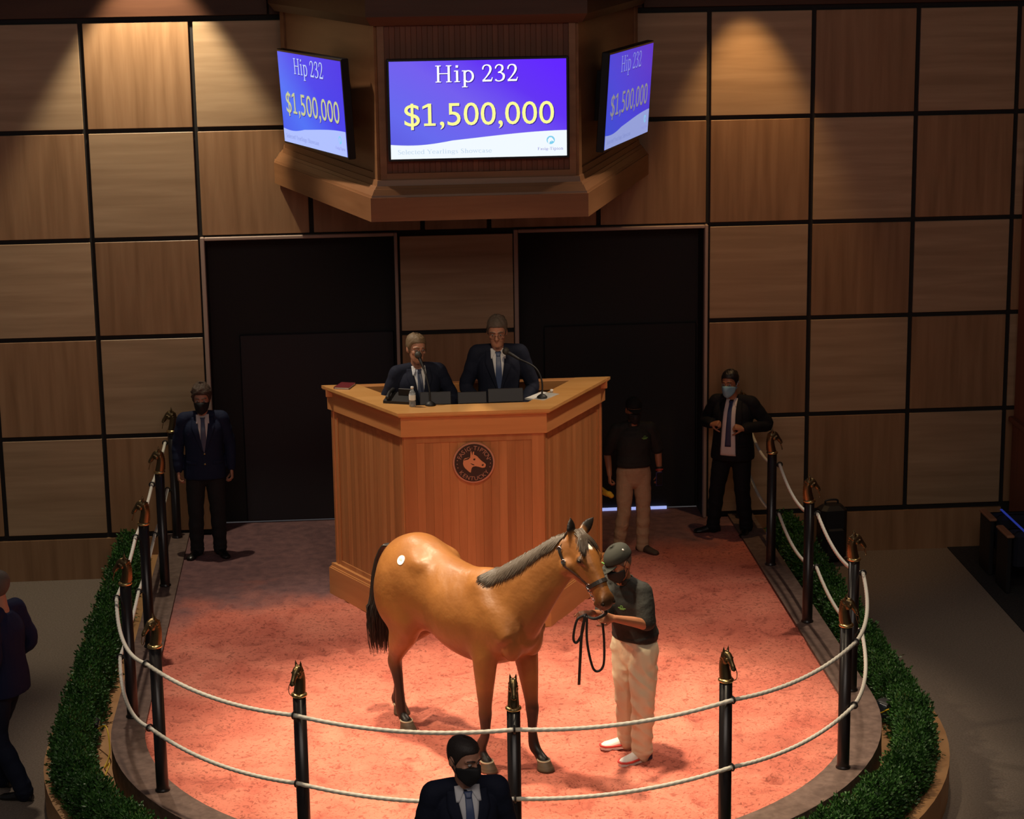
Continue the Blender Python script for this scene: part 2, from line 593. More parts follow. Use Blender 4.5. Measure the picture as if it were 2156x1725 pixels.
def panel(x0, x1, z0, z1, level, g=0.024, y=WY, parent=wall_back, name='panel', m_=None, depth=0.028):
    w, h = x1 - x0 - 2 * g, z1 - z0 - 2 * g
    key = (round(w, 3), round(h, 3), level, m_.name if m_ else '')
    if key not in panel_cache:
        q = MB().box(-w / 2, w / 2, 0, depth, -h / 2, h / 2, 0.004)
        me = mesh_from('panel', q.V, q.F)
        me.materials.append(m_ or (WH if level else WV))
        panel_cache[key] = me
    o = link(name, panel_cache[key], parent)
    o.location = ((x0 + x1) / 2, y + random.uniform(-0.0015, 0.0015), (z0 + z1) / 2)
    return o


def par(ci, ri):
    return (ci + ri) % 2 == 1


for xs, c0 in ((xs_l, 0), (xs_r, 5)):
    for i in range(len(xs) - 1):
        for j in range(5):
            panel(xs[i], xs[i + 1], zs[j], zs[j + 1], par(i + c0 + (0 if c0 == 0 else 0), j + (0 if c0 == 0 else 0)))
xm = [-1.546, -0.386, 0.775, 1.475, 2.632, 3.80]
for i in range(5):
    for j in (3, 4):
        panel(xm[i], xm[i + 1], zs[j], zs[j + 1], False if j == 3 else True)
for j, (a, b) in enumerate(((0.0, 1.10), (1.10, 2.15), (2.15, 3.21))):
    panel(0.505, 1.745, a, b, j == 2)
# rail of dark timber above the top row
for i, (a, b) in enumerate(((-7.1, -0.75), (-0.75, 3.1), (3.1, 8.2))):
    panel(a, b, 5.50, 6.9, False, 0.01, WY - 0.03, wall_back, 'header_panel', WHEAD, 0.06)
# plinth under the lowest joint
base = struct('baseboard_back', MB().box(-7.1, D1[0] - 0.06, WY - 0.012, WY + 0.03, -0.45, 0.0), WV)
struct('board', MB().box(D2[1] + 0.06, 7.09, WY - 0.012, WY + 0.03, -0.45, 0.0), WV, base)
base.name = 'baseboard_back'

for n, (d, lab) in enumerate(((D1, 'tall black doorway behind the left side of the auction stand'), (D2, 'tall black doorway behind the right side of the auction stand'))):
    x0, x1 = d
    dr = struct('door_%d' % (n + 1), MB().box(x0 - 0.02, x1 + 0.02, WY + 0.42, WY + 0.47, 0.012, DT + 0.02), DOORBLK)
    dr['label'] = lab
    q = MB()
    for a, b, z0, z1 in ((x0 - 0.045, x0, 0.0, DT + 0.035), (x1, x1 + 0.035, 0.0, DT + 0.035), (x0, x1, DT, DT + 0.035)):
        q.box(a, b, WY - 0.03, WY + 0.06, z0, z1, 0.006)
    struct('frame', q, PALETRIM, dr)
    q = MB()
    q.box(x0 - 0.06, x0 - 0.0, WY + 0.06, WY + 0.46, 0, DT + 0.02).box(x1, x1 + 0.06, WY + 0.06, WY + 0.46, 0, DT + 0.02).box(x0, x1, WY + 0.06, WY + 0.46, DT, DT + 0.06)
    struct('jamb', q, DOORBLK, dr)
    q = MB().box(x0 + 0.30, x1 - 0.02, WY + 0.385, WY + 0.42, 0.02, 2.10, 0.01)
    struct('leaf', q, DOORPANE if n == 0 else DOORBLK, dr)
    if n == 1:
        gl = mat('daylight_gap', (0.2, 0.2, 0.3), emit=(0.42, 0.50, 1.0), strength=0.8)
        q = MB().box(x0 + 0.02, 3.42, WY + 0.36, WY + 0.38, 0.004, 0.034)
        tag(struct('threshold_gap', q, gl, dr), 'strip of bluish daylight under the right door')

# side wall at the right edge with a pilaster and dado ledge
q = MB().box(7.75, 7.95, 8, WY, -0.45, 8.5)
wall_right = struct('wall_right', q, WRED)
struct('pilaster', MB().box(7.16, 7.75, 22.15, 22.66, -0.45, 8.5, 0.01), WRED, wall_right)
struct('ledge', MB().box(7.10, 7.75, 22.02, 22.66, 1.00, 1.06, 0.01), WRED, wall_right)
struct('dado', MB().box(7.14, 7.75, 22.08, 22.64, -0.45, 1.0, 0.01), WRED, wall_right)

# ------------------------------------------------------------------ the ring: sand, curb, planter


def u_path(rx, ry=None, cy=CYR, y1=WY, n=48, x0=CXR):
    ry = ry or rx
    P = [(x0 - rx, y1), (x0 - rx, (y1 + cy) / 2)]
    for i in range(n + 1):
        a = math.pi + math.pi * i / n
        P.append((x0 + rx * math.cos(a), cy + ry * math.sin(a)))
    P += [(x0 + rx, (y1 + cy) / 2), (x0 + rx, y1)]
    return P


def u_band(inner, outer, z0, z1):
    """solid band between two U paths with the same point count"""
    n = len(inner)
    V, F = [], []
    for z in (z0, z1):
        V += [(p[0], p[1], z) for p in inner] + [(p[0], p[1], z) for p in outer]
    for i in range(n - 1):
        a, b, c, d = i, i + 1, n + i, n + i + 1
        e = 2 * n
        F += [(a, b, d, c), (e + a, e + c, e + d, e + b), (a, e + a, e + b, b), (c, d, e + d, e + c)]
    F += [(0, n, 3 * n, 2 * n), (n - 1, 3 * n - 1, 4 * n - 1, 2 * n - 1)]
    return V, F


SAND = bpy.data.materials.new('red_sand')
SAND.use_nodes = True
nt = SAND.node_tree
b = nt.nodes['Principled BSDF']
b.inputs['Roughness'].default_value = 0.95
b.inputs['Specular IOR Level'].default_value = 0.15
tc = nt.nodes.new('ShaderNodeTexCoord')


def nz(scale, detail=6, dist=0.0, vec=None):
    n = nt.nodes.new('ShaderNodeTexNoise')
    n.inputs['Scale'].default_value = scale
    n.inputs['Detail'].default_value = detail
    n.inputs['Distortion'].default_value = dist
    nt.links.new(vec or tc.outputs['Object'], n.inputs['Vector'])
    return n


def rampn(src, stops):
    cr = nt.nodes.new('ShaderNodeValToRGB')
    el = cr.color_ramp.elements
    el[0].position, el[0].color = stops[0][0], (*stops[0][1], 1)
    el[1].position, el[1].color = stops[-1][0], (*stops[-1][1], 1)
    for p, c in stops[1:-1]:
        e = el.new(p)
        e.color = (*c, 1)
    nt.links.new(src, cr.inputs['Fac'])
    return cr


n1 = nz(1.6, 8, 0.6)
c1 = rampn(n1.outputs['Fac'], [(0.3, (0.47, 0.125, 0.088)), (0.5, (0.57, 0.17, 0.118)), (0.72, (0.66, 0.225, 0.155))])
n2 = nz(26, 6, 1.2)
c2 = rampn(n2.outputs['Fac'], [(0.36, (0.46, 0.44, 0.44)), (0.47, (1, 1, 1)), (0.8, (1.0, 1.0, 1.0))])
mx = nt.nodes.new('ShaderNodeMix')
mx.data_type = 'RGBA'
mx.blend_type = 'MULTIPLY'
mx.inputs['Factor'].default_value = 0.8
nt.links.new(c1.outputs['Color'], mx.inputs['A'])
nt.links.new(c2.outputs['Color'], mx.inputs['B'])
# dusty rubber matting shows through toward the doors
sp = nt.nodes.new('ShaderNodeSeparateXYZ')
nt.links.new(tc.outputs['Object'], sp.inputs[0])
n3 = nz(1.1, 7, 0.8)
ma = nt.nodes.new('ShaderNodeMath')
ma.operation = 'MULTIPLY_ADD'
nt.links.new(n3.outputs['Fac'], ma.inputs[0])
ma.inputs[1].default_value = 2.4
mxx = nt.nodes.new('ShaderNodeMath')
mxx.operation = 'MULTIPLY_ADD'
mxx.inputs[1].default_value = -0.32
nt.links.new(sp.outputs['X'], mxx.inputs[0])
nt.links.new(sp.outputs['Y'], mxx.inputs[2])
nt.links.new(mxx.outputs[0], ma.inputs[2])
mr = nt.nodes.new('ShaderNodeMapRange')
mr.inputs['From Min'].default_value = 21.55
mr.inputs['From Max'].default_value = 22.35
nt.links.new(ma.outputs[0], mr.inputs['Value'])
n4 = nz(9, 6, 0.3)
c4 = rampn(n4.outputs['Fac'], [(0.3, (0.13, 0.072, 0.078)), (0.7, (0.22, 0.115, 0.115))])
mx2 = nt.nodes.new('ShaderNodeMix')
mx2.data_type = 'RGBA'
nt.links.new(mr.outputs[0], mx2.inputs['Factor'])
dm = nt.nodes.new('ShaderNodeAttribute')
dm.attribute_name = 'divot_shade'  # mask for the shade painted into the divots
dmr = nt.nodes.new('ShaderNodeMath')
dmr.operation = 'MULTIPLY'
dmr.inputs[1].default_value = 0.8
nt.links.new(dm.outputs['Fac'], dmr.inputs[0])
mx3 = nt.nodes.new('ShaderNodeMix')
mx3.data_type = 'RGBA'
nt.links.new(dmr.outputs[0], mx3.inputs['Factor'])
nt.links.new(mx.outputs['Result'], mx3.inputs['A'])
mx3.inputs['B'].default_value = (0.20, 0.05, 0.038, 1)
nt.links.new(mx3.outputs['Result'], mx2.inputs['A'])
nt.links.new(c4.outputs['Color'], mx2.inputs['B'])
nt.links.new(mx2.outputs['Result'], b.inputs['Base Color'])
bp = nt.nodes.new('ShaderNodeBump')
bp.inputs['Strength'].default_value = 0.7
bp.inputs['Distance'].default_value = 0.02
n5 = nz(34, 8, 0.4)
nt.links.new(n5.outputs['Fac'], bp.inputs['Height'])
nt.links.new(bp.outputs['Normal'], b.inputs['Normal'])

RI, RO, RP = 2.925, 3.20, 3.045
ny_, nx_ = 260, 190
V, F = [], []
divots = [(RNG.uniform(-1.8, 4.0), RNG.uniform(14.4, 20.5), RNG.uniform(0.05, 0.13), RNG.uniform(0, 6.28), RNG.uniform(0.010, 0.028)) for _ in range(520)]
ys = np.linspace(CYR - RI + 0.002, WY + 0.42, ny_)
G = np.zeros((ny_, nx_, 3))
DIVOT_SHADE = np.zeros((ny_, nx_))  # shade inside the divots, painted into the sand colour
for i, y in enumerate(ys):
    hw = RI if y > CYR else math.sqrt(max(RI * RI - (CYR - y) ** 2, 0))
    G[i, :, 0] = CXR + np.linspace(-1, 1, nx_) * hw
    G[i, :, 1] = y
for dx, dy, r, a, dep in divots:
    X, Y = G[:, :, 0] - dx, G[:, :, 1] - dy
    U = X * math.cos(a) + Y * math.sin(a)
    W = -X * math.sin(a) + Y * math.cos(a)
    q = (U / r) ** 2 + (W / (r * 0.55)) ** 2
    DIVOT_SHADE += np.exp(-((W / (r * 0.22)) ** 2) - (U / (r * 0.8)) ** 2) * RNG.uniform(0, 0.9)
    G[:, :, 2] += -dep * np.exp(-q) + dep * 0.7 * np.exp(-((np.sqrt(q) - 1.5) ** 2) * 3) * (W < 0)
G[:, :, 2] *= np.clip((21.5 - G[:, :, 1]) / 1.5, 0, 1)
F = [(i * nx_ + j, i * nx_ + j + 1, (i + 1) * nx_ + j + 1, (i + 1) * nx_ + j) for i in range(ny_ - 1) for j in range(nx_ - 1)]
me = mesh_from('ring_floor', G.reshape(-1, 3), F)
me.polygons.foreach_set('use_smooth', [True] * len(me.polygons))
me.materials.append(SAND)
at = me.attributes.new('divot_shade', 'FLOAT', 'POINT')
at.data.foreach_set('value', np.clip(DIVOT_SHADE, 0, 1).ravel().astype(np.float32))
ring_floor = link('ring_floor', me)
tag(ring_floor, 'salmon red sand covering the floor of the roped sale ring', kind='structure')

curb_in, curb_out = u_path(RI), u_path(RO)
q = MB().add(*u_band(curb_in, curb_out, -0.45, 0.028))
curb = q.build('ring_curb', CURB)
tag(curb, 'dark brown curb running around the sand ring', kind='structure')

pl_out = u_path(3.75)
pl_in = u_path(RO + 0.004)
planter = empty('planter_box', (0, 0, 0))
tag(planter, 'long tan wooden planter box curving around the outside of the ring', 'planter')
lip_in = u_path(3.655)
MB().add(*u_band(pl_in, lip_in, -0.45, -0.20)).build('planter_deck', WPLANT, planter)
MB().add(*u_band(lip_in, pl_out, -0.45, -0.165)).build('rim', WPLANT, planter)

# hedges planted in the deck ------------------------------------------------


def hedge_line(side):
    P = []
    hr = 3.52 if side > 0 else 3.47
    for i in range(9):
        P.append((CXR - side * hr, 22.5 - i * (22.5 - 17.4) / 8))
    for i in range(1, 10):
        a = math.pi + R(7.2 * i)
        P.append((CXR + side * hr * math.cos(a), CYR + hr * math.sin(a)))
    return smooth_path(P, 140)


def make_hedge(name, side, label, sprigs, w, h):
    C = hedge_line(side)
    C3 = np.c_[C, np.full(len(C), -0.20)]
    q = MB()
    core = [(h * 0.47, w * 0.72 + 0.012 * math.sin(i * 0.9)) for i in range(len(C))]
    q.tube(C3 + np.array((0, 0, h * 0.50)), core, 8, ref=(0, 0, 1), caps=False)
    T = np.gradient(C, axis=0)
    T /= np.linalg.norm(T, axis=1)[:, None]
    lv, lf = [], []
    for k in range(sprigs):
        u = RNG.uniform(0, len(C) - 1.01)
        i = int(u)
        c = C[i] * (1 - u + i) + C[i + 1] * (u - i)
        t = np.array((T[i][0], T[i][1], 0))
        s = np.array((-T[i][1], T[i][0], 0))
        lump = 1 + 0.12 * math.sin(u * 0.55 + side) + 0.12 * math.sin(u * 1.3) + 0.07 * math.sin(u * 2.9)
        a = RNG.uniform(-0.12, math.pi + 0.12)
        rr = RNG.uniform(0.80, 1.05) * lump
        ca, sa = math.cos(a), math.sin(a)
        p = np.array((c[0], c[1], -0.20)) + s * (w * np.sign(ca) * abs(ca) ** 0.7 * rr) + np.array((0, 0, max(0.02, h * sa ** 0.7 * rr if sa > 0 else 0.02)))
        d = s * ca * 0.75 + np.array((0, 0, 0.55 + 0.6 * max(sa, 0))) + RNG.normal(0, 0.32, 3)
        d /= np.linalg.norm(d)
        L = RNG.uniform(0.05, 0.10)
        e1 = np.cross(d, (0.3, 0.5, 0.8))
        e1 /= np.linalg.norm(e1)
        e2 = np.cross(d, e1)
        for j in range(7):
            f = (j + 0.5) / 7
            g = j * 2.4 + k
            o = e1 * math.cos(g) + e2 * math.sin(g)
            ld = o * (0.9 - 0.5 * f) + d * (0.5 + 0.6 * f)
            ld /= np.linalg.norm(ld)
            lw = np.cross(ld, d + 0.2 * o)
            lw /= np.linalg.norm(lw) + 1e-9
            b0 = p + d * L * f
            ll, ww = RNG.uniform(0.026, 0.042), 0.0095
            n = len(lv)
            lv += [b0, b0 + ld * ll * 0.5 + lw * ww, b0 + ld * ll, b0 + ld * ll * 0.5 - lw * ww]
            lf.append((n, n + 1, n + 2, n + 3))
    q.add(lv, lf)
    o = q.build(name, LEAF)
    tag(o, label, 'hedge', kind='stuff')
    return o


make_hedge('boxwood_hedge', 1, 'low clipped green hedge in the planter along the left side of the ring', 10000, 0.112, 0.25)
make_hedge('boxwood_hedge', -1, 'low clipped green hedge in the planter along the right side of the ring', 10000, 0.112, 0.25)

# small black spotlights and yellow cables between hedge and curb -------------------------------


def ring_pt(ang, r, side):
    a = math.pi + R(ang)
    return CXR + side * r * math.cos(a), 17.4 + r * math.sin(a)


def planter_light(x, y, rz, label):
    e = empty('planter_spotlight', (x, y, -0.20), rz)
    tag(e, label, 'spotlight')
    MB().tube([(-0.09, 0, 0.0), (-0.09, 0, 0.12)], 0.008, 8).tube([(0.09, 0, 0.0), (0.09, 0, 0.12)], 0.008, 8).box(-0.1, 0.1, -0.03, 0.03, 0, 0.012).build('bracket', BLACKM, e)
    MB().box(-0.08, 0.08, -0.055, 0.055, 0.03, 0.19, 0.012).build('housing', BLACKM, e)
    MB().box(-0.066, 0.066, -0.062, -0.054, 0.045, 0.175, 0.003).build('lens', mat('dull_lens', (0.05, 0.06, 0.08), 0.2), e)
    return e


planter_light(-2.28, 17.45, R(90), 'small black spotlight sunk in the left hedge')
planter_light(4.42, 17.15, R(-60), 'small black spotlight sunk in the right hedge beside the curb')


def cable(label, pts, m_=YELLOW, r=0.006):
    P = smooth_path(pts, len(pts) * 10)
    o = MB().tube(P, r, 6).build('power_cable', m_, None, True)
    tag(o, label, 'cable')
    return o


cable('yellow cable looping out of the left hedge at its black spotlight', [(-2.22, 17.35, -0.05), (-2.13, 17.2, 0.02), (-2.09, 17.0, -0.12), (-2.12, 16.85, -0.19), (-2.06, 16.7, -0.1), (-2.10, 16.4, -0.19), (-1.98, 16.1, -0.19)])
cable('yellow cable hanging by the curb between the second and third left posts', [(-2.10, 21.6, -0.19), (-2.14, 21.4, 0.0), (-2.10, 21.2, 0.05), (-2.14, 21.0, -0.15), (-2.09, 20.8, -0.05), (-2.15, 20.5, -0.19), (-2.10, 20.1, -0.19)])
cable('yellow cable coiled beside the curb below the right black spotlight', [(4.36, 17.1, -0.1), (4.42, 16.95, -0.02), (4.45, 16.8, -0.15), (4.36, 16.75, -0.19), (4.40, 16.5, -0.19), (4.32, 16.3, -0.19), (4.2, 16.0, -0.19)])

# ------------------------------------------------------------------ rope posts


def cone(base, tip, r, n=8):
    return tube([base, (np.array(base) + np.array(tip)) / 2, tip], [r, r * 0.7, r * 0.12], n)


def make_post():
    e = empty('rope_post')
    MB().lathe([(0.058, 0.0), (0.058, 0.012), (0.049, 0.02), (0.048, 0.03), (0.047, 1.165)], 24).build('pole', BLACK, e, True)
    MB().lathe([(0.047, 1.160), (0.056, 1.166), (0.058, 1.174), (0.055, 1.182), (0.046, 1.188)], 24).build('collar', BRASS, e, True)
    neck = tube(smooth_path([(0, 0.004, 1.18), (0, 0.016, 1.24), (0, 0.020, 1.30), (0, 0.004, 1.352)], 10), [(0.043 - 0.0012 * i, 0.047 - 0.0013 * i) for i in range(10)], 14, ref=(1, 0, 0))
    head = tube(smooth_path([(0, 0.010, 1.362), (0, -0.026, 1.352), (0, -0.058, 1.318), (0, -0.088, 1.278)], 9),
                [(0.030, 0.032), (0.031, 0.036), (0.031, 0.037), (0.028, 0.034), (0.024, 0.029), (0.020, 0.024), (0.018, 0.021), (0.019, 0.021), (0.016, 0.016)], 12, ref=(1, 0, 0))
    ps = [neck, head, ellipsoid((0, 0.0, 1.345), (0.034, 0.036, 0.03)), ellipsoid((0.022, -0.022, 1.325), (0.014, 0.022, 0.024)), ellipsoid((-0.022, -0.022, 1.325), (0.014, 0.022, 0.024))]
    for s in (-1, 1):
        ps.append(cone((s * 0.017, 0.006, 1.375), (s * 0.022, 0.0, 1.432), 0.012))
        ps.append(ellipsoid((s * 0.029, -0.040, 1.347), (0.007, 0.009, 0.006)))
        ps.append(ellipsoid((s * 0.014, -0.089, 1.278), (0.007, 0.008, 0.008)))
    for k in range(9):     # ridges of the mane along the crest
        z = 1.205 + k * 0.020
        y = 0.052 - 0.00035 * (k - 4) ** 2 * 1.2 - 0.0012 * k
        ps.append(tube([(-0.026, y - 0.020, z - 0.016), (0, y + 0.008, z), (0.026, y - 0.020, z - 0.016)], 0.0105, 8))
    fuse('horse_head_finial', ps, 0.0042, 2, 0.4, e, BRONZE)
    q = MB()
    pts = [(0.020, -0.078, 1.285), (0.028, -0.088, 1.25), (0.020, -0.098, 1.215), (0, -0.100, 1.200), (-0.020, -0.098, 1.215), (-0.028, -0.088, 1.25), (-0.020, -0.078, 1.285)]
    q.tube(smooth_path(pts, 24), 0.0032, 6).build('hitching_ring', BRONZE, e, True)
    for z in (1.045, 0.53):
        q = MB().torus((0, -0.078, z), (1, 0, 0), 0.025, 0.007, 18, 8)
        q.tube([(0, -0.044, z), (0, -0.056, z)], 0.009, 8)
        q.build('rope_ring', BLACKM, e, True)
    return e


post_xy = [(-1.93, 22.62, 'left'), (-1.93, 20.95, 'left'), (-1.93, 19.15, 'left'), (-1.93, 17.40, 'left')]
arc = [(-61.5, ''), (-31, ''), (-1.5, ''), (29.0, ''), (58.5, '')]
posts = []


def out_angle(x, y):
    """rotation that turns local -Y outward"""
    if y > CYR + 0.2:
        d = (-1, 0) if x < CXR else (1, 0)
    else:
        d = (x - CXR, y - CYR)
    return math.atan2(d[0], -d[1])


for x, y, _ in post_xy:
    posts.append((x, y))
for a, _ in arc:
    posts.append((CXR + RP * math.sin(R(a)), CYR - RP * math.cos(R(a))))
posts += [(4.155, 17.33), (4.155, 19.13), (4.155, 20.91), (4.155, 22.62)]
plabels = ['rope post against the back wall beside the man in the navy blazer',
           'second post out from the back wall on the left side of the ring',
           'third post out from the back wall on the left side',
           'left rope post where the straight side begins to bend, hedge just outside its foot',
           'near left rope post in front of the bend, its whole pole seen against bright sand',
           'front rope post with bronze horse head, left of the horse hind legs',
           'middle front rope post rising behind the man in the dark suit',
           'front rope post with bronze horse head, right of the handler',
           'near right rope post with its foot on the curb at the front bend',
           'right rope post half behind the near right post, at the start of the bend',
           'right rope post with the black suitcase just beyond it',
           'right rope post next to the man with the blue mask, hedge end beside it',
           'rope post mostly hidden behind the man with the blue mask']
proto = make_post()
post_objs = []
for i, (x, y) in enumerate(posts):
    o = proto if i == 0 else copy_tree(proto)
    o.location = (x, y, 0.026)
    o.rotation_euler = (0, 0, out_angle(x, y))
    tag(o, plabels[i], 'post', 'horse head rope posts around the ring')
    post_objs.append(o)

# ropes ---------------------------------------------------------------------------


def rope(name, z, sags, label):
    P = []
    anchors = []
    for (x, y) in posts:
        a = out_angle(x, y)
        anchors.append(np.array((x + math.sin(a) * 0.078, y - math.cos(a) * 0.078, z + 0.026)))
    for i in range(len(anchors) - 1):
        A, B = anchors[i], anchors[i + 1]
        n = int(np.linalg.norm(B - A) / 0.011)
        for k in range(n):
            t = k / n
            p = A * (1 - t) + B * t
            ang = 0
            if i in (3, 4, 5, 6, 7, 8):      # front spans bow outward a little as they sag
                mid = (A + B) / 2 - np.array((CXR, CYR, 0))
                mid[2] = 0
                mid /= np.linalg.norm(mid)
                p = p + mid * 0.06 * 4 * t * (1 - t)
            p = p - np.array((0, 0, sags[i] * 4 * t * (1 - t)))
            P.append(p)
    P.append(anchors[-1])
    P = np.array(P)
    T = np.gradient(P, axis=0)
    T /= np.linalg.norm(T, axis=1)[:, None]
    n = 12
    V = []
    for i in range(len(P)):
        u = np.cross(T[i], (0, 0, 1.0))
        u /= np.linalg.norm(u)
        w = np.cross(u, T[i])
        tw = i * 0.011 / 0.055 * 2 * math.pi / 3
        for j in range(n):
            a = 2 * math.pi * j / n
            r = 0.0155 * (1 + 0.085 * math.cos(3 * (a - tw)))
            V.append(P[i] + (u * math.cos(a) + w * math.sin(a)) * r)
    F = [(i * n + j, i * n + (j + 1) % n, (i + 1) * n + (j + 1) % n, (i + 1) * n + j) for i in range(len(P) - 1) for j in range(n)]
    F += [tuple(range(n - 1, -1, -1)), tuple(range((len(P) - 1) * n, len(P) * n))]
    o = MB().add(V, F).build(name, ROPE, None, True)
    tag(o, label, 'rope')
    return o


rope('barrier_rope', 1.045, [0.03, 0.04, 0.04, 0.10, 0.05, 0.045, 0.045, 0.05, 0.06, 0.13, 0.15, 0.14], 'upper white rope threaded through the rings of all the posts')
rope('barrier_rope', 0.53, [0.03, 0.04, 0.04, 0.10, 0.05, 0.045, 0.045, 0.05, 0.06, 0.12, 0.13, 0.12], 'lower white rope threaded around the posts at knee height')

# ------------------------------------------------------------------ lettering
GLY = {}


def g_(ch, adv, *strokes):
    GLY[ch] = (adv, strokes)


def arc_(cx, cy, rx, ry, a0, a1, w0, w1, n=14):
    """arc whose width is w0 on the flat parts and w1 on the steep sides"""
    out = []
    for i in range(n + 1):
        a = R(a0 + (a1 - a0) * i / n)
        out.append((cx + rx * math.cos(a), cy + ry * math.sin(a), w0 + (w1 - w0) * abs(math.cos(a))))
    return out


def se(x, y, h=0.11, w=0.035):
    return [(x - h, y, w), (x + h, y, w)]


T_, K_ = 0.036, 0.088
g_('H', 0.76, [(0.17, 0.01, K_), (0.17, 0.65, K_)], [(0.59, 0.01, K_), (0.59, 0.65, K_)], [(0.17, 0.34, T_), (0.59, 0.34, T_)], se(0.17, 0.018), se(0.17, 0.642), se(0.59, 0.018), se(0.59, 0.642))
g_('i', 0.32, [(0.16, 0.01, K_), (0.16, 0.45, K_)], se(0.16, 0.018), [(0.04, 0.43, T_), (0.16, 0.435, T_)], [(0.155, 0.565, 0.10), (0.155, 0.655, 0.10)])
g_('p', 0.55, [(0.14, -0.20, K_), (0.14, 0.45, K_)], se(0.14, -0.19), [(0.03, 0.43, T_), (0.14, 0.435, T_)], arc_(0.28, 0.22, 0.185, 0.215, 150, -150, 0.04, 0.088, 18))
g_('2', 0.50, [(0.07, 0.47, 0.05), (0.075, 0.54, 0.06), (0.13, 0.62, 0.05), (0.23, 0.645, 0.045), (0.33, 0.61, 0.07), (0.375, 0.51, 0.088), (0.35, 0.39, 0.08), (0.26, 0.25, 0.058), (0.15, 0.12, 0.045), (0.06, 0.04, 0.04)],
   [(0.05, 0.037, 0.074), (0.41, 0.037, 0.074)], [(0.40, 0.03, 0.04), (0.445, 0.16, 0.03)])
g_('3', 0.50, [(0.07, 0.50, 0.05), (0.09, 0.57, 0.055), (0.15, 0.63, 0.048), (0.23, 0.645, 0.045), (0.33, 0.60, 0.075), (0.35, 0.50, 0.085), (0.30, 0.40, 0.065), (0.17, 0.345, 0.036)],
   [(0.17, 0.345, 0.036), (0.29, 0.335, 0.05), (0.385, 0.26, 0.085), (0.40, 0.18, 0.09), (0.36, 0.08, 0.075), (0.25, 0.017, 0.046), (0.14, 0.02, 0.045), (0.06, 0.07, 0.07)])
g_('S', 0.52, [(0.42, 0.52, 0.04), (0.38, 0.60, 0.045), (0.27, 0.645, 0.045), (0.15, 0.61, 0.07), (0.11, 0.52, 0.085), (0.16, 0.41, 0.08), (0.28, 0.33, 0.085), (0.39, 0.24, 0.085), (0.42, 0.15, 0.085), (0.36, 0.05, 0.06), (0.24, 0.01, 0.045), (0.12, 0.05, 0.045), (0.07, 0.16, 0.04)])
g_('e', 0.46, arc_(0.23, 0.22, 0.175, 0.21, 40, 325, 0.045, 0.085, 16), [(0.08, 0.24, T_), (0.40, 0.24, T_)], [(0.36, 0.35, 0.07), (0.395, 0.24, 0.06)])
g_('l', 0.30, [(0.15, 0.01, K_), (0.15, 0.67, K_)], se(0.15, 0.018), [(0.04, 0.65, T_), (0.15, 0.655, T_)])
g_('c', 0.44, arc_(0.24, 0.22, 0.18, 0.21, 50, 315, 0.045, 0.085, 16), [(0.33, 0.36, 0.07), (0.37, 0.34, 0.07)])
g_('t', 0.34, [(0.15, 0.58, 0.04), (0.15, 0.12, K_), (0.17, 0.04, 0.07), (0.24, 0.02, 0.045), (0.31, 0.06, 0.03)], [(0.03, 0.43, T_), (0.29, 0.43, T_)])
g_('d', 0.54, [(0.40, 0.02, K_), (0.40, 0.67, K_)], [(0.40, 0.018, T_), (0.50, 0.018, T_)], [(0.30, 0.655, T_), (0.40, 0.655, T_)], arc_(0.25, 0.22, 0.18, 0.21, 30, 330, 0.04, 0.085, 18))
g_('Y', 0.68, [(0.10, 0.63, 0.085), (0.35, 0.30, 0.085)], [(0.58, 0.63, T_), (0.35, 0.30, T_)], [(0.35, 0.01, K_), (0.35, 0.33, K_)], se(0.35, 0.018), se(0.11, 0.642), se(0.57, 0.642))
g_('a', 0.46, [(0.09, 0.34, 0.06), (0.13, 0.41, 0.05), (0.22, 0.43, 0.045), (0.31, 0.38, 0.08), (0.32, 0.28, K_), (0.32, 0.08, K_), (0.37, 0.03, 0.05), (0.43, 0.05, 0.03)], [(0.32, 0.27, 0.036), (0.17, 0.22, 0.05), (0.10, 0.13, 0.085), (0.14, 0.04, 0.06), (0.22, 0.03, 0.04), (0.31, 0.10, 0.036)])
g_('r', 0.38, [(0.14, 0.01, K_), (0.14, 0.45, K_)], se(0.14, 0.018), [(0.03, 0.43, T_), (0.14, 0.435, T_)], [(0.15, 0.30, 0.036), (0.22, 0.41, 0.045), (0.31, 0.42, 0.07), (0.34, 0.38, 0.07)])
g_('n', 0.56, [(0.14, 0.01, K_), (0.14, 0.45, K_)], se(0.14, 0.018), [(0.03, 0.43, T_), (0.14, 0.435, T_)], [(0.15, 0.33, 0.036), (0.24, 0.42, 0.05), (0.34, 0.42, 0.06), (0.41, 0.34, K_), (0.41, 0.01, K_)], se(0.41, 0.018))
g_('g', 0.50, arc_(0.22, 0.28, 0.15, 0.15, 0, 360, 0.04, 0.08, 18), [(0.34, 0.40, 0.036), (0.45, 0.43, 0.05)], [(0.13, 0.16, 0.04), (0.09, 0.08, 0.06), (0.18, 0.04, 0.07), (0.35, 0.03, 0.07), (0.42, -0.05, 0.07), (0.37, -0.15, 0.05), (0.22, -0.19, 0.04), (0.08, -0.15, 0.05), (0.05, -0.07, 0.05), (0.13, 0.02, 0.036)])
g_('s', 0.40, [(0.31, 0.34, 0.036), (0.28, 0.40, 0.04), (0.20, 0.43, 0.045), (0.11, 0.40, 0.06), (0.09, 0.33, 0.075), (0.14, 0.26, 0.07), (0.24, 0.20, 0.075), (0.32, 0.12, 0.075), (0.28, 0.04, 0.05), (0.19, 0.01, 0.045), (0.10, 0.04, 0.04), (0.06, 0.11, 0.036)])
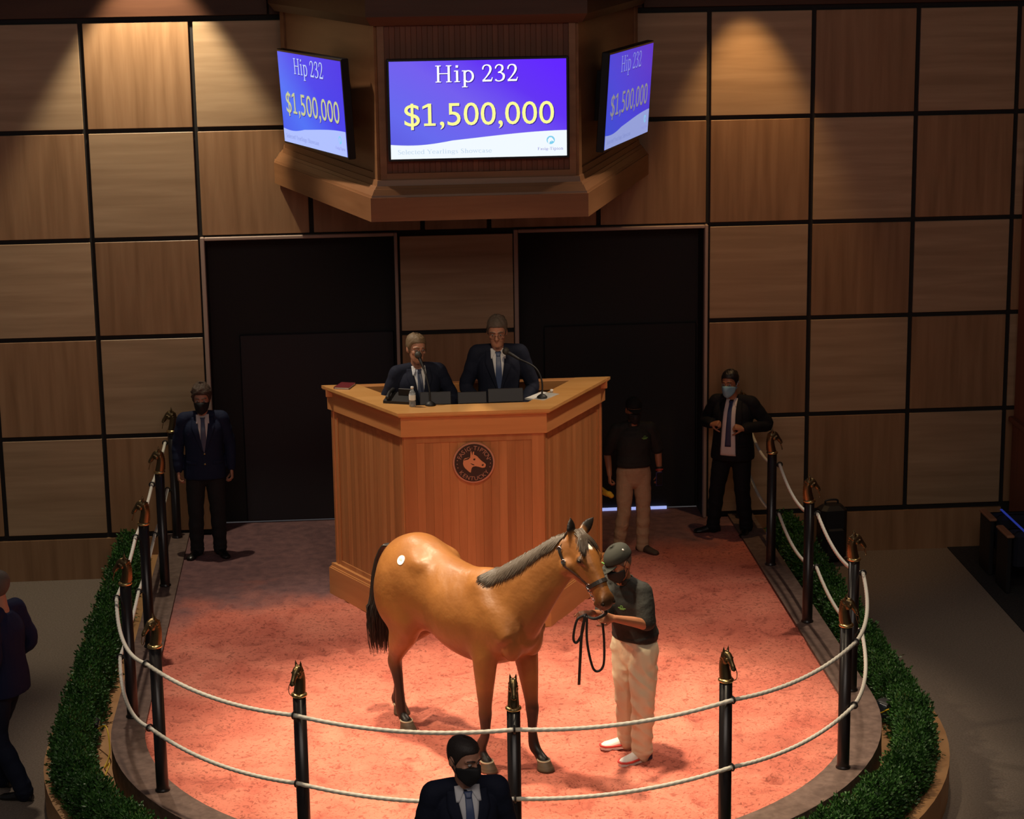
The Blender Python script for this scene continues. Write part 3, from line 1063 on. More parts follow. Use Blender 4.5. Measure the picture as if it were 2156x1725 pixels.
g_('h', 0.56, [(0.14, 0.01, K_), (0.14, 0.67, K_)], se(0.14, 0.018), [(0.03, 0.655, T_), (0.14, 0.655, T_)], [(0.15, 0.33, 0.036), (0.24, 0.42, 0.05), (0.34, 0.42, 0.06), (0.41, 0.34, K_), (0.41, 0.01, K_)], se(0.41, 0.018))
g_('o', 0.50, arc_(0.25, 0.22, 0.18, 0.21, 0, 360, 0.04, 0.088, 20))
g_('w', 0.74, [(0.09, 0.43, 0.075), (0.24, 0.03, 0.075)], [(0.24, 0.03, T_), (0.37, 0.43, T_)], [(0.36, 0.43, 0.075), (0.51, 0.03, 0.075)], [(0.51, 0.03, T_), (0.65, 0.43, T_)], se(0.09, 0.435), se(0.65, 0.435), se(0.36, 0.435, 0.08))
g_('F', 0.58, [(0.16, 0.01, K_), (0.16, 0.65, K_)], se(0.16, 0.018), [(0.05, 0.642, T_), (0.52, 0.642, T_)], [(0.16, 0.34, T_), (0.40, 0.34, T_)], [(0.51, 0.65, 0.04), (0.525, 0.50, 0.03)], [(0.40, 0.42, 0.03), (0.40, 0.26, 0.03)])
g_('T', 0.62, [(0.31, 0.01, K_), (0.31, 0.65, K_)], se(0.31, 0.018), [(0.05, 0.642, T_), (0.57, 0.642, T_)], [(0.06, 0.65, 0.04), (0.045, 0.50, 0.03)], [(0.56, 0.65, 0.04), (0.575, 0.50, 0.03)])
g_('-', 0.32, [(0.05, 0.22, 0.07), (0.27, 0.22, 0.07)])
g_(' ', 0.27)


def serif_mesh(text, size, cx, z0, y, squeeze=1.0):
    """flat serif lettering in the local XZ plane, centred on cx"""
    W = sum(GLY[c][0] for c in text) * size * squeeze
    x = cx - W / 2
    V, F = [], []
    for ch in text:
        adv, strokes = GLY[ch]
        for k, st in enumerate(strokes):
            st = np.array(st, float)
            if len(st) > 3:
                st = smooth_path(st, len(st) * 3)
            T = np.gradient(st[:, :2], axis=0)
            T /= np.linalg.norm(T, axis=1)[:, None] + 1e-9
            N = np.c_[-T[:, 1], T[:, 0]] * st[:, 2:3] / 2
            A, B = st[:, :2] + N, st[:, :2] - N
            n = len(V)
            yy = y - 0.00002 * k
            for a, b2 in zip(A, B):
                V += [(x + a[0] * size * squeeze, yy, z0 + a[1] * size), (x + b2[0] * size * squeeze, yy, z0 + b2[1] * size)]
            for i in range(len(st) - 1):
                F.append((n + 2 * i, n + 2 * i + 1, n + 2 * i + 3, n + 2 * i + 2))
        x += adv * size * squeeze
    return V, F


def sans_mesh(text, size, offset=0.0, extrude=0.0, spacing=1.0):
    c = bpy.data.curves.new('lettering', 'FONT')
    c.body = text
    c.size = size
    c.align_x = 'CENTER'
    c.offset = offset
    c.extrude = extrude
    c.space_character = spacing
    c.resolution_u = 4
    o = bpy.data.objects.new('lettering', c)
    COL.objects.link(o)
    dg = bpy.context.evaluated_depsgraph_get()
    dg.update()
    me = bpy.data.meshes.new_from_object(o.evaluated_get(dg))
    bpy.data.objects.remove(o)
    V = np.array([tuple(v.co) for v in me.vertices]) if len(me.vertices) else np.zeros((0, 3))
    F = [tuple(p.vertices) for p in me.polygons]
    if text.startswith('$1'):       # give the figure one its flag and foot
        iv = sorted((V[list(f), 0].min(), V[list(f), 0].max()) for f in F)
        runs = [list(iv[0])]
        for lo, hi in iv[1:]:
            if lo > runs[-1][1] + 0.004 * size:
                runs.append([lo, hi])
            else:
                runs[-1][1] = max(runs[-1][1], hi)
        a, b_ = runs[1]
        sel = (V[:, 0] >= a - 1e-6) & (V[:, 0] <= b_ + 1e-6)
        top = V[sel][:, 1].max()
        w = 0.085 * size
        c_ = b_ - w / 2 if b_ - a > 1.6 * w else (a + b_) / 2
        n0 = len(V)
        V = np.vstack([V, [(c_ - w / 2, top, 0), (c_ - w / 2, top - 0.095 * size, 0), (c_ - 0.21 * size, top - 0.165 * size, 0), (c_ - 0.21 * size, top - 0.085 * size, 0),
                           (c_ - 0.17 * size, 0, 0), (c_ + 0.17 * size, 0, 0), (c_ + 0.17 * size, 0.075 * size, 0), (c_ - 0.17 * size, 0.075 * size, 0)]])
        F += [(n0, n0 + 3, n0 + 2, n0 + 1), (n0 + 4, n0 + 5, n0 + 6, n0 + 7)]
    bpy.data.meshes.remove(me)
    return V, F


def upright(VF, x, y, z, sx=1.0, sz=1.0):
    V, F = VF
    return np.c_[V[:, 0] * sx + x, np.full(len(V), y) - V[:, 2], V[:, 1] * sz + z], F


# ------------------------------------------------------------------ auction stand
stand = empty('auction_stand', (1.09, 19.33, 0))
tag(stand, 'tall angled wooden auction stand with a round crest on its front', 'auction stand')
HZ = 2.10
PL = [(-1.40, 1.27), (-0.70, 0.0), (0.69, 0.0), (1.40, 1.27)]      # plan, lip corners (local)


def inset(poly, d):
    """offset the open polyline inward (toward +Y) by d"""
    out = []
    n = len(poly)
    for i, p in enumerate(poly):
        dirs = []
        for a, b2 in ((i - 1, i), (i, i + 1)):
            if 0 <= a and b2 < n:
                v = np.array(poly[b2]) - np.array(poly[a])
                v /= np.linalg.norm(v)
                dirs.append(np.array((-v[1], v[0])))
        if len(dirs) == 2:
            s = dirs[0] + dirs[1]
            s = s / (1 + dirs[0] @ dirs[1])
        else:
            s = dirs[0]
            v = np.array((-s[1], s[0]))
            s = s + (v * (s[1] and 0))
        out.append(tuple(np.array(p) + s * d))
    return out


def ends_at(poly, y):
    """slide both ends of the polyline along their edges to local y"""
    P = [np.array(p, float) for p in poly]
    for e, k in ((0, 1), (-1, -2)):
        v = P[e] - P[k]
        P[e] = P[k] + v * (y - P[k][1]) / v[1]
    return [tuple(p) for p in P]


def band(outer, inner, z0, z1):
    n = len(outer)
    V, F = [], []
    for z in (z0, z1):
        V += [(p[0], p[1], z) for p in outer] + [(p[0], p[1], z) for p in inner]
    e = 2 * n
    for i in range(n - 1):
        a, b2, c, d = i, i + 1, n + i, n + i + 1
        F += [(a, c, d, b2), (e + a, e + b2, e + d, e + c), (a, b2, e + b2, e + a), (c, e + c, e + d, d)]
    F += [(0, e, e + n, n), (n - 1, 2 * n - 1, e + 2 * n - 1, e + n - 1)]
    return V, F


YB = 1.27
mb = MB()
mb.add(*band(PL, ends_at(inset(PL, 0.30), YB), HZ - 0.028, HZ))
mb.add(*band(ends_at(inset(PL, 0.008), YB), ends_at(inset(PL, 0.29), YB), HZ - 0.04, HZ - 0.028))
mb.build('counter_top', WTOP, stand)
FA = ends_at(inset(PL, 0.045), YB)
MB().add(*band(FA, ends_at(inset(PL, 0.10), YB), HZ - 0.235, HZ - 0.04)).build('fascia', WRAIL, stand)
BD = ends_at(inset(PL, 0.085), YB)
BI = ends_at(inset(PL, 0.13), YB)
MB().add(*band(BD, BI, 0.0, HZ - 0.235)).build('carcass', WDESK, stand)
SK0, SK1 = ends_at(inset(PL, 0.012), YB), ends_at(inset(PL, 0.10), YB)
MB().add(*band(SK0, SK1, 0.0, 0.27)).build('plinth', WRAIL, stand)
MB().add(*band(ends_at(inset(PL, 0.035), YB), SK1, 0.27, 0.315)).add(*band(ends_at(inset(PL, 0.022), YB), SK1, 0.27, 0.283)).build('plinth_moulding', WRAIL, stand)
# back of the enclosure
MB().box(-1.30, 1.30, YB - 0.06, YB, 0, HZ - 0.10).build('back_panel', WDESK, stand)
MB().box(-1.36, 1.36, YB - 0.09, YB + 0.01, HZ - 0.10, HZ - 0.002, 0.006).build('back_rail', WRAIL, stand)
MB().add(*band(ends_at(inset(PL, 0.14), YB - 0.07), ends_at(inset(PL, 0.44), YB - 0.07), 1.80, 1.84)).build('inner_desk', BLACKM, stand)
MB().prism([(p[0], p[1]) for p in ends_at(inset(PL, 0.14), YB - 0.07)], 0.85, 0.90).build('inner_floor', BLACKM, stand)
# framed staves on the three faces
for f in range(3):
    a, b2 = np.array(BD[f]), np.array(BD[f + 1])
    v = b2 - a
    L = np.linalg.norm(v)
    v /= L
    nrm = np.array((v[1], -v[0]))
    M_ = Matrix(((v[0], -nrm[0], 0, a[0]), (v[1], -nrm[1], 0, a[1]), (0, 0, 1, 0), (0, 0, 0, 1)))
    ml, mr_ = (0.115, 0.05) if f == 0 else ((0.115, 0.115) if f == 1 else (0.05, 0.115))
    z0, z1 = 0.36, HZ - 0.30
    for nm, bx in (('stile', (0.0, ml, -0.014, 0.004, 0.30, HZ - 0.235)), ('stile', (L - mr_, L, -0.014, 0.004, 0.30, HZ - 0.235)), ('rail', (ml, L - mr_, -0.014, 0.004, z1, HZ - 0.235)), ('rail', (ml, L - mr_, -0.018, 0.004, 0.30, z0))):
        fr = MB().box(*bx).build(nm, WDESK, stand)
        fr.matrix_local = M_
    n = int(round((L - ml - mr_) / 0.075))
    w = (L - ml - mr_) / n
    sm = mesh_from('stave', *(lambda k: (k.V, k.F))(MB().box(-w / 2 + 0.0003, w / 2 - 0.0003, -0.006, 0.004, z0, z1, 0.0012)))
    sm.materials.append(WDESK)
    for k in range(n):
        o = link('stave', sm, stand)
        o.matrix_local = M_ @ Matrix.Translation((ml + (k + 0.5) * w, 0, 0))

# round crest ---------------------------------------------------------------
crest = empty('crest', (-0.012, 0.055, 1.602))
crest.parent = stand
CR = 0.192


def disc(r, y0, y1, n=48):
    V = [(r * math.cos(2 * math.pi * i / n), y0, r * math.sin(2 * math.pi * i / n)) for i in range(n)] + [(r * math.cos(2 * math.pi * i / n), y1, r * math.sin(2 * math.pi * i / n)) for i in range(n)]
    return V, [tuple(range(n)), tuple(range(2 * n - 1, n - 1, -1))] + [(i, n + i, n + (i + 1) % n, (i + 1) % n) for i in range(n)]


CRESTW = mat('crest_copper', (0.50, 0.24, 0.15), 0.45)
CRESTD = mat('crest_black', (0.028, 0.012, 0.008), 0.6)
CRESTL = mat('crest_lettering', (0.42, 0.22, 0.15), 0.5)
CRESTH = mat('crest_horse', (0.62, 0.27, 0.13), 0.5)
MB().add(*disc(CR, -0.004, 0.03)).build('rim', CRESTW, crest)
MB().add(*disc(CR * 0.925, -0.008, 0.0)).build('disc', CRESTD, crest)
q = MB()


def ring_text(txt, a0, a1, r, size, flip=False):
    for i, ch in enumerate(txt):
        a = R(a0 + (a1 - a0) * i / (len(txt) - 1))
        if ch == ' ':
            continue
        V, F = sans_mesh(ch, size, 0.0)
        if len(V) == 0:
            continue
        V = V - np.array((0, size * 0.36, 0))
        rot = (a - math.pi / 2) if not flip else (a + math.pi / 2)
        c, s = math.cos(rot), math.sin(rot)
        x = V[:, 0] * c - V[:, 1] * s + r * math.cos(a)
        z = V[:, 0] * s + V[:, 1] * c + r * math.sin(a)
        q.add(np.c_[x, np.full(len(x), -0.0105), z], F)


ring_text('FASIG\u00b7TIPTON', 158, 22, CR * 0.74, CR * 0.30)
ring_text('KENTUCKY', 218, 322, CR * 0.76, CR * 0.28, True)
for a in (170, 183, 196, 10, -3, -16):
    V, F = disc(CR * 0.025, -0.0105, -0.006, 8)
    q.add(np.array(V) + np.array((CR * 0.80 * math.cos(R(a)), 0, CR * 0.80 * math.sin(R(a)))), F)
q.build('lettering', CRESTL, crest)
# horse head in profile, traced as a raised plate
hp = [(885, 590), (820, 620), (800, 660), (700, 690), (620, 700), (580, 760), (562, 880), (580, 960), (620, 1030), (690, 1100), (760, 1170), (815, 1195), (830, 1100), (850, 1030), (900, 990), (980, 980), (1080, 1005), (1200, 1045),
      (1285, 1030), (1305, 985), (1315, 930), (1270, 880), (1180, 810), (1080, 700), (1040, 650), (960, 600)]
q = MB()
pts = [((x - 920) / 690 * CR, (870 - y) / 690 * CR) for x, y in hp]
n = len(pts)
q.add([(p[0], -0.014, p[1]) for p in pts] + [(p[0], -0.006, p[1]) for p in pts], [tuple(range(n - 1, -1, -1)), tuple(range(n, 2 * n))] + [(i, n + i, n + (i + 1) % n, (i + 1) % n) for i in range(n)])
for ear in ([(812, 640), (820, 480), (845, 470), (870, 600)], [(880, 600), (895, 500), (935, 480), (930, 600)]):
    p = [((x - 920) / 690 * CR, (870 - y) / 690 * CR) for x, y in ear]
    q.add([(a[0], -0.013, a[1]) for a in p] + [(a[0], -0.006, a[1]) for a in p], [(3, 2, 1, 0), (4, 5, 6, 7), (0, 4, 5, 1), (1, 5, 6, 2), (2, 6, 7, 3), (3, 7, 4, 0)])
q.build('horse_plate', CRESTH, crest)
q = MB()
for poly in ([(890, 745), (930, 715), (975, 715), (965, 770), (930, 785)], [(1170, 950), (1215, 915), (1250, 920), (1235, 970), (1200, 985)], [(800, 875), (835, 880), (935, 925), (930, 950), (880, 935)], [(800, 655), (820, 665), (740, 740), (590, 775), (600, 750), (700, 710)]):
    p = [((x - 920) / 690 * CR, (870 - y) / 690 * CR) for x, y in poly]
    q.add([(a[0], -0.0155, a[1]) for a in p], [tuple(range(len(p)))])
q.build('horse_features', CRESTD, crest)

# ------------------------------------------------------------------ screen cabinet hung over the stand
cab = empty('screen_cabinet', (1.19, 19.6, 3.82))
tag(cab, 'maple cabinet hanging over the auction stand with three screens on its faces', 'cabinet')
CP = [(-1.93, 2.85), (-0.985, 0.0), (0.985, 0.0), (1.93, 2.85)]
YE = 2.85


def cband(o0, i0, z0, z1, o1=None):
    """closed solid of the cabinet outline (runs back to the wall), optionally tapering"""
    oo = ends_at(inset(CP, o0), YE)
    ob = ends_at(inset(CP, o1 if o1 is not None else o0), YE)
    lo = [(oo[0][0], 3.15)] + oo + [(oo[-1][0], 3.15)]
    hi = [(ob[0][0], 3.15)] + ob + [(ob[-1][0], 3.15)]
    n = len(lo)
    V = [(p[0], p[1], z0) for p in lo] + [(p[0], p[1], z1) for p in hi]
    return V, [tuple(range(n - 1, -1, -1)), tuple(range(n, 2 * n))] + [(i, (i + 1) % n, n + (i + 1) % n, n + i) for i in range(n)]


MB().add(*cband(0, 0, 0.0, 0.215)).build('fascia', WBOX, cab)
mb = MB()
mb.add(*cband(0.012, 0, 0.215, 0.235, 0.018)).add(*cband(0.022, 0, 0.235, 0.285, 0.052)).add(*cband(0.06, 0, 0.285, 0.31, 0.075)).add(*cband(0.085, 0, 0.31, 0.36, 0.095))
mb.build('cove_moulding', WBOX, cab)
MB().add(*cband(0.135, 0, 0.36, 2.0)).build('carcass', WBOX, cab)
mb = MB()
mb.add(*cband(0.06, 0, 1.74, 1.82, 0.0)).add(*cband(0.0, 0, 1.82, 3.0))
mb.build('header', WHEAD, cab)
BDC = ends_at(inset(CP, 0.135), YE)
for f in range(3):
    a, b2 = np.array(BDC[f]), np.array(BDC[f + 1])
    v = b2 - a
    L = np.linalg.norm(v)
    v /= L
    nrm = np.array((v[1], -v[0]))
    M_ = Matrix(((v[0], -nrm[0], 0, a[0]), (v[1], -nrm[1], 0, a[1]), (0, 0, 1, 0), (0, 0, 0, 1)))
    mm = 0.06 if f == 1 else 0.12
    for bx in ((0, mm, -0.03, 0.004, 0.36, 1.74), (L - mm, L, -0.03, 0.004, 0.36, 1.74)):
        o = MB().box(*bx).build('stile', WBOX, cab)
        o.matrix_local = M_
    o = MB().box(mm, L - mm, -0.03, 0.004, 0.36, 0.42).build('rail', WBOX, cab)
    o.matrix_local = M_
    if f == 1:
        n = 34
        w = (L - 2 * mm) / n
        sm = mesh_from('stave', *(lambda k: (k.V, k.F))(MB().box(-w / 2 + 0.0006, w / 2 - 0.0006, -0.012, 0.004, 0.42, 1.74, 0.002)))
        sm.materials.append(WRED)
        for k in range(n):
            o = link('stave', sm, cab)
            o.matrix_local = M_ @ Matrix.Translation((mm + (k + 0.5) * w, 0, 0))
    else:
        o = MB().box(mm, L - mm, -0.012, 0.004, 0.42, 1.74).build('side_panel', WBOX, cab)
        o.matrix_local = M_


# screens -----------------------------------------------------------------------


def glow(name, stops, w, h, strength):
    """backlit picture: colours blended across the panel"""
    q = bpy.data.materials.new(name)
    q.use_nodes = True
    nt = q.node_tree
    b = nt.nodes['Principled BSDF']
    b.inputs['Base Color'].default_value = (0.01, 0.01, 0.012, 1)
    b.inputs['Roughness'].default_value = 0.3
    tc = nt.nodes.new('ShaderNodeTexCoord')
    mp = nt.nodes.new('ShaderNodeMapping')
    mp.inputs['Scale'].default_value = (0.55 / w, 0, 0.45 / h)
    mp.inputs['Location'].default_value = (0.275, 0, 0.0)
    nt.links.new(tc.outputs['Object'], mp.inputs[0])
    sx = nt.nodes.new('ShaderNodeSeparateXYZ')
    nt.links.new(mp.outputs[0], sx.inputs[0])
    ad = nt.nodes.new('ShaderNodeMath')
    nt.links.new(sx.outputs['X'], ad.inputs[0])
    nt.links.new(sx.outputs['Z'], ad.inputs[1])
    cr = nt.nodes.new('ShaderNodeValToRGB')
    el = cr.color_ramp.elements
    el[0].position, el[0].color = stops[0][0], (*stops[0][1], 1)
    el[1].position, el[1].color = stops[-1][0], (*stops[-1][1], 1)
    for p, c in stops[1:-1]:
        e = el.new(p)
        e.color = (*c, 1)
    nt.links.new(ad.outputs[0], cr.inputs['Fac'])
    nt.links.new(cr.outputs['Color'], b.inputs['Emission Color'])
    b.inputs['Emission Strength'].default_value = strength
    return q


def flatglow(name, c, s=1.0):
    return mat(name, (0.01, 0.01, 0.01), 0.4, emit=c, strength=s)


SW, SH = 1.585, 0.868


def make_screen(label, pic, white, txt, money, grey, loc, rz, tilt):
    e = empty('display_screen', loc, rz)
    e.rotation_euler = (tilt, 0, rz)
    tag(e, label, 'screen', 'screens on the hanging cabinet')
    MB().box(-SW / 2 - 0.022, SW / 2 + 0.022, 0.002, 0.075, -0.022, SH + 0.022, 0.006).build('casing', SCRBLK, e)
    MB().box(-SW / 2, SW / 2, 0.0, 0.01, 0, SH).build('picture', pic, e)
    MB().box(-0.30, 0.30, 0.075, 0.25, 0.2, SH - 0.2).build('wall_bracket', SCRBLK, e)
    V, F = [], []
    n = 40
    for i in range(n + 1):
        t = i / n
        s = t * t * (3 - 2 * t)
        z = SH * (0.150 - 0.018 * math.sin(min(t / 0.35, 1) * math.pi) + 0.115 * s)
        V += [(-SW / 2 + SW * t, -0.0006, 0.0), (-SW / 2 + SW * t, -0.0006, z)]
    F = [(2 * i, 2 * i + 2, 2 * i + 3, 2 * i + 1) for i in range(n)]
    MB().add(V, F).build('white_wave', white, e)
    dark = flatglow('letter_shadow', (0.03, 0.01, 0.30), 1)
    for word, cx_ in (('Hip', -0.132 * SW), ('232', 0.125 * SW)):
        MB().add(*serif_mesh(word, 0.262 * SH, cx_ + 0.008, 0.772 * SH, -0.0008, 0.99)).build('word_shadow', dark, e)
        MB().add(*serif_mesh(word, 0.262 * SH, cx_, 0.78 * SH, -0.0016, 0.99)).build('word', txt, e)
    MB().add(*upright(sans_mesh('$1,500,000', 0.335 * SH, 0.0, 0, 1.0), 0.012, -0.0008, 0.330 * SH, 1.05)).build('price_shadow', dark, e)
    MB().add(*upright(sans_mesh('$1,500,000', 0.335 * SH, 0.0, 0, 1.0), 0.004, -0.0016, 0.338 * SH, 1.05)).build('price', money, e)
    q = MB().add(*serif_mesh('Selected Yearlings Showcase', 0.068 * SH, -0.195 * SW, 0.050 * SH, -0.0016, 1.18))
    q.build('sale_title', grey, e)
    MB().add(*serif_mesh('Fasig-Tipton', 0.044 * SH, 0.406 * SW, 0.062 * SH, -0.0016, 1.12)).build('company_name', flatglow('screen_violet_text', (0.22, 0.20, 0.62), 1), e)
    q = MB()
    V, F = disc(0.043 * SH, -0.0012, -0.0008, 28)
    q.add(np.array(V) + np.array((0.408 * SW, 0, 0.165 * SH)), F)
    q.mi = 1
    lp = [(240, 200), (235, 150), (262, 112), (300, 108), (330, 140), (345, 175), (330, 180), (300, 160), (305, 190), (290, 172), (270, 190), (262, 222)]
    p = [((x - 287) / 70 * 0.043 * SH + 0.408 * SW, (155 - y) / 70 * 0.043 * SH + 0.165 * SH) for x, y in lp]
    q.add([(a[0], -0.0022, a[1]) for a in p], [tuple(range(len(p) - 1, -1, -1))])
    q.build('company_crest', [flatglow('crest_cyan', (0.20, 0.62, 0.85), 1), white], e)
    return e


mid = glow('screen_violet', [(0.02, (0.10, 0.10, 0.72)), (0.22, (0.13, 0.14, 0.85)), (0.5, (0.17, 0.11, 0.86)), (0.72, (0.12, 0.03, 0.90)), (0.95, (0.12, 0.015, 1.0))], SW, SH, 1.0)
lef = glow('screen_blue', [(0.05, (0.05, 0.10, 0.85)), (0.3, (0.06, 0.16, 0.92)), (0.6, (0.045, 0.045, 0.82)), (0.95, (0.055, 0.03, 0.78))], SW, SH, 1.0)
rig = glow('screen_deep_blue', [(0.05, (0.03, 0.07, 0.62)), (0.4, (0.045, 0.05, 0.66)), (0.95, (0.05, 0.012, 0.55))], SW, SH, 1.0)
make_screen('middle screen facing the camera reading Hip 232 and the price', mid, flatglow('screen_white', (0.88, 0.95, 1.0), 1), flatglow('screen_white_text', (1, 1, 1), 1.05), flatglow('screen_yellow_text', (0.95, 0.94, 0.30), 1.05),
            flatglow('screen_grey_text', (0.52, 0.66, 0.82), 1), (1.192, 19.62, 4.378), 0, 0)
make_screen('screen on the left flank of the hanging cabinet, bluest of the three', lef, flatglow('screen_pale_blue', (0.42, 0.52, 1.0), 1), flatglow('screen_paleblue_text', (0.50, 0.62, 1.0), 1), flatglow('screen_dimyellow_text', (0.56, 0.60, 0.30), 1),
            flatglow('screen_greyblue_text', (0.20, 0.25, 0.62), 1), (-0.290, 20.65, 4.37), R(-67.7), R(3))
make_screen('screen on the right flank of the hanging cabinet, seen most edge-on', rig, flatglow('screen_dim_blue', (0.28, 0.34, 0.68), 1), flatglow('screen_dimblue_text', (0.22, 0.25, 0.70), 1), flatglow('screen_dullyellow_text', (0.24, 0.24, 0.26), 1),
            flatglow('screen_dullgrey_text', (0.16, 0.20, 0.50), 1), (2.660, 20.65, 4.38), R(67.7), R(4))

# ------------------------------------------------------------------ things on the counter


def gooseneck(label, x, y, pts, head_dir):
    e = empty('gooseneck_microphone', (x, y, HZ))
    tag(e, label, 'microphone')
    MB().lathe([(0.05, 0), (0.05, 0.012), (0.03, 0.03), (0.012, 0.04)], 16).build('base', BLACKM, e, True)
    P = smooth_path(pts, 24)
    MB().tube(P, 0.008, 8).build('neck', BLACKM, e, True)
    t = np.array(head_dir, float)
    t /= np.linalg.norm(t)
    MB().tube([P[-1] - t * 0.02, P[-1] + t * 0.10], [0.012, 0.018], 10).build('handle', BLACKM, e, True)
    MB().add(*ellipsoid(P[-1] + t * 0.125, (0.034, 0.034, 0.036))).build('windscreen', mat('grey_mic_mesh', (0.06, 0.058, 0.05), 0.6, 0.4), e, True)
    return e


gooseneck('gooseneck microphone at the mouth of the fair-haired man', 0.70, 19.62, [(0, 0, 0.03), (-0.005, 0.02, 0.14), (-0.03, 0.07, 0.26), (-0.055, 0.13, 0.34)], (-0.25, 0.45, 0.6))
gooseneck('gooseneck microphone arching toward the taller man with glasses', 1.75, 19.78, [(0, 0, 0.03), (0.0, 0.02, 0.16), (-0.06, 0.06, 0.28), (-0.22, 0.13, 0.36)], (-0.75, 0.3, 0.45))


def monitor(label, x, y, w, h, rz=0.0, tilt=-0.25):
    e = empty('counter_monitor', (x, y, HZ), rz)
    tag(e, label, 'monitor', 'small black monitors along the counter')
    b0 = MB().box(-w / 2, w / 2, 0, 0.025, 0.0, h, 0.005)
    o = b0.build('casing', SCRBLK, e)
    o.rotation_euler = (tilt, 0, 0)
    MB().box(-0.06, 0.06, 0.0, 0.12, -0.002, 0.008).build('foot', SCRBLK, e)
    o = MB().box(-w / 2 + 0.01, w / 2 - 0.01, 0.0255, 0.028, 0.01, h - 0.01).build('panel', BLACKM, e)
    o.rotation_euler = (tilt, 0, 0)
    return e


monitor('black monitor right of the water bottle, backed onto the counter', 0.75, 19.64, 0.29, 0.12)
monitor('black monitor in the middle of the counter between the two men', 1.09, 19.64, 0.27, 0.11, 0.03)
monitor('black monitor directly in front of the taller man', 1.40, 19.65, 0.33, 0.13)


def bottle(label, x, y, z, cap):
    e = empty('water_bottle', (x, y, z))
    tag(e, label, 'bottle')
    gl = mat('clear_plastic', (0.62, 0.66, 0.70), 0.12, 0, 0.6)
    gl.node_tree.nodes['Principled BSDF'].inputs['Transmission Weight'].default_value = 0.75
    MB().lathe([(0.026, 0), (0.031, 0.006), (0.031, 0.04), (0.028, 0.05), (0.031, 0.06), (0.031, 0.115), (0.024, 0.14), (0.013, 0.155), (0.013, 0.17)], 16).build('bottle_body', gl, e, True)
    MB().lathe([(0.0315, 0.062), (0.0317, 0.064), (0.0317, 0.11), (0.0315, 0.112)], 16).build('bottle_label', PAPER, e, True)
    MB().lathe([(0.015, 0.168), (0.015, 0.185), (0.012, 0.188)], 12).build('cap', cap, e, True)
    return e


bottle('clear water bottle on the counter in front of the fair-haired man', 0.535, 19.60, HZ, WHITEP)
bottle('water bottle standing low inside the right arm of the stand', 1.86, 20.0, 1.94, WHITEP)

e = empty('notebook', (-0.085, 20.50, HZ), R(-18))
tag(e, 'small maroon notebook on the left arm of the counter', 'notebook')
MB().box(-0.075, 0.075, -0.11, 0.11, 0, 0.003).box(-0.075, 0.075, -0.11, 0.11, 0.017, 0.02).box(-0.075, -0.070, -0.11, 0.11, 0, 0.02).build('cover', MAROON, e)
MB().box(-0.069, 0.071, -0.106, 0.106, 0.003, 0.017).build('pages', PAPER, e)

e = empty('paper_stack', (1.76, 19.86, HZ - 0.015), R(52))
tag(e, 'white papers lying on the counter beside the taller man', 'papers')
for k in range(4):
    o = MB().box(-0.15, 0.15, -0.10, 0.10, 0.004 * k, 0.004 * k + 0.003).build('sheet', PAPER, e)
    o.rotation_euler = (0, 0, random.uniform(-0.06, 0.06))

e = empty('telephone_console', (0.42, 19.80, HZ), R(-20))
tag(e, 'black telephone console at the left corner of the counter', 'telephone')
mb = MB()
mb.add([(-0.13, -0.09, 0), (0.13, -0.09, 0), (0.13, 0.10, 0), (-0.13, 0.10, 0), (-0.13, -0.09, 0.025), (0.13, -0.09, 0.025), (0.13, 0.10, 0.07), (-0.13, 0.10, 0.07)], [(3, 2, 1, 0), (4, 5, 6, 7), (0, 1, 5, 4), (1, 2, 6, 5), (2, 3, 7, 6), (3, 0, 4, 7)])
mb.build('console', BLACKM, e)
MB().tube(smooth_path([(-0.09, -0.07, 0.055), (-0.095, 0.0, 0.085), (-0.09, 0.09, 0.09)], 8), [0.022, 0.018, 0.016, 0.016, 0.016, 0.016, 0.018, 0.022], 10).build('handset', BLACKM, e, True)
MB().box(-0.02, 0.11, 0.03, 0.05, 0.05, 0.12, 0.004).build('display', SCRBLK, e)

# ------------------------------------------------------------------ suitcase and seats at the right
e = empty('suitcase', (5.11, 22.38, -0.45), R(6))
tag(e, 'black soft suitcase standing on the carpet behind the right hedge', 'suitcase')
q = MB().box(-0.145, 0.145, -0.12, 0.12, 0.04, 0.66, 0.045)
o = q.build('body', BLACKM, e)
MB().box(-0.11, 0.11, -0.15, -0.11, 0.10, 0.42, 0.02).build('front_pocket', BLACKM, e)
MB().tube(smooth_path([(-0.07, 0.02, 0.65), (-0.06, 0.02, 0.70), (0.06, 0.02, 0.70), (0.07, 0.02, 0.65)], 14), 0.011, 8).build('handle', BLACKM, e, True)
for s in (-1, 1):
    V, F = tube([(s * 0.11 - 0.012, 0.07, 0.035), (s * 0.11 + 0.012, 0.07, 0.035)], 0.035, 12)
    MB().add(V, F).build('wheel', BLACKM, e, True)

def seat(label, x, y):
    e = empty('theatre_seat', (x, y, -0.44))
    tag(e, label, 'seat', 'dark theatre seats by the right wall')
    MB().box(-0.20, 0.20, 0.08, 0.22, 0.22, 0.62, 0.04).build('folded_cushion', SEATBL, e)
    MB().box(-0.23, 0.23, 0.27, 0.36, 0.25, 0.60, 0.03).build('backrest', SEATBL, e)
    for s in (-1, 1):
        MB().box(s * 0.27 - 0.025, s * 0.27 + 0.025, 0.0, 0.38, 0.0, 0.60, 0.01).build('side_frame', BLACKM, e)
        MB().box(s * 0.27 - 0.04, s * 0.27 + 0.04, -0.02, 0.38, 0.60, 0.63, 0.008).build('armrest', ARMW, e)
    return e


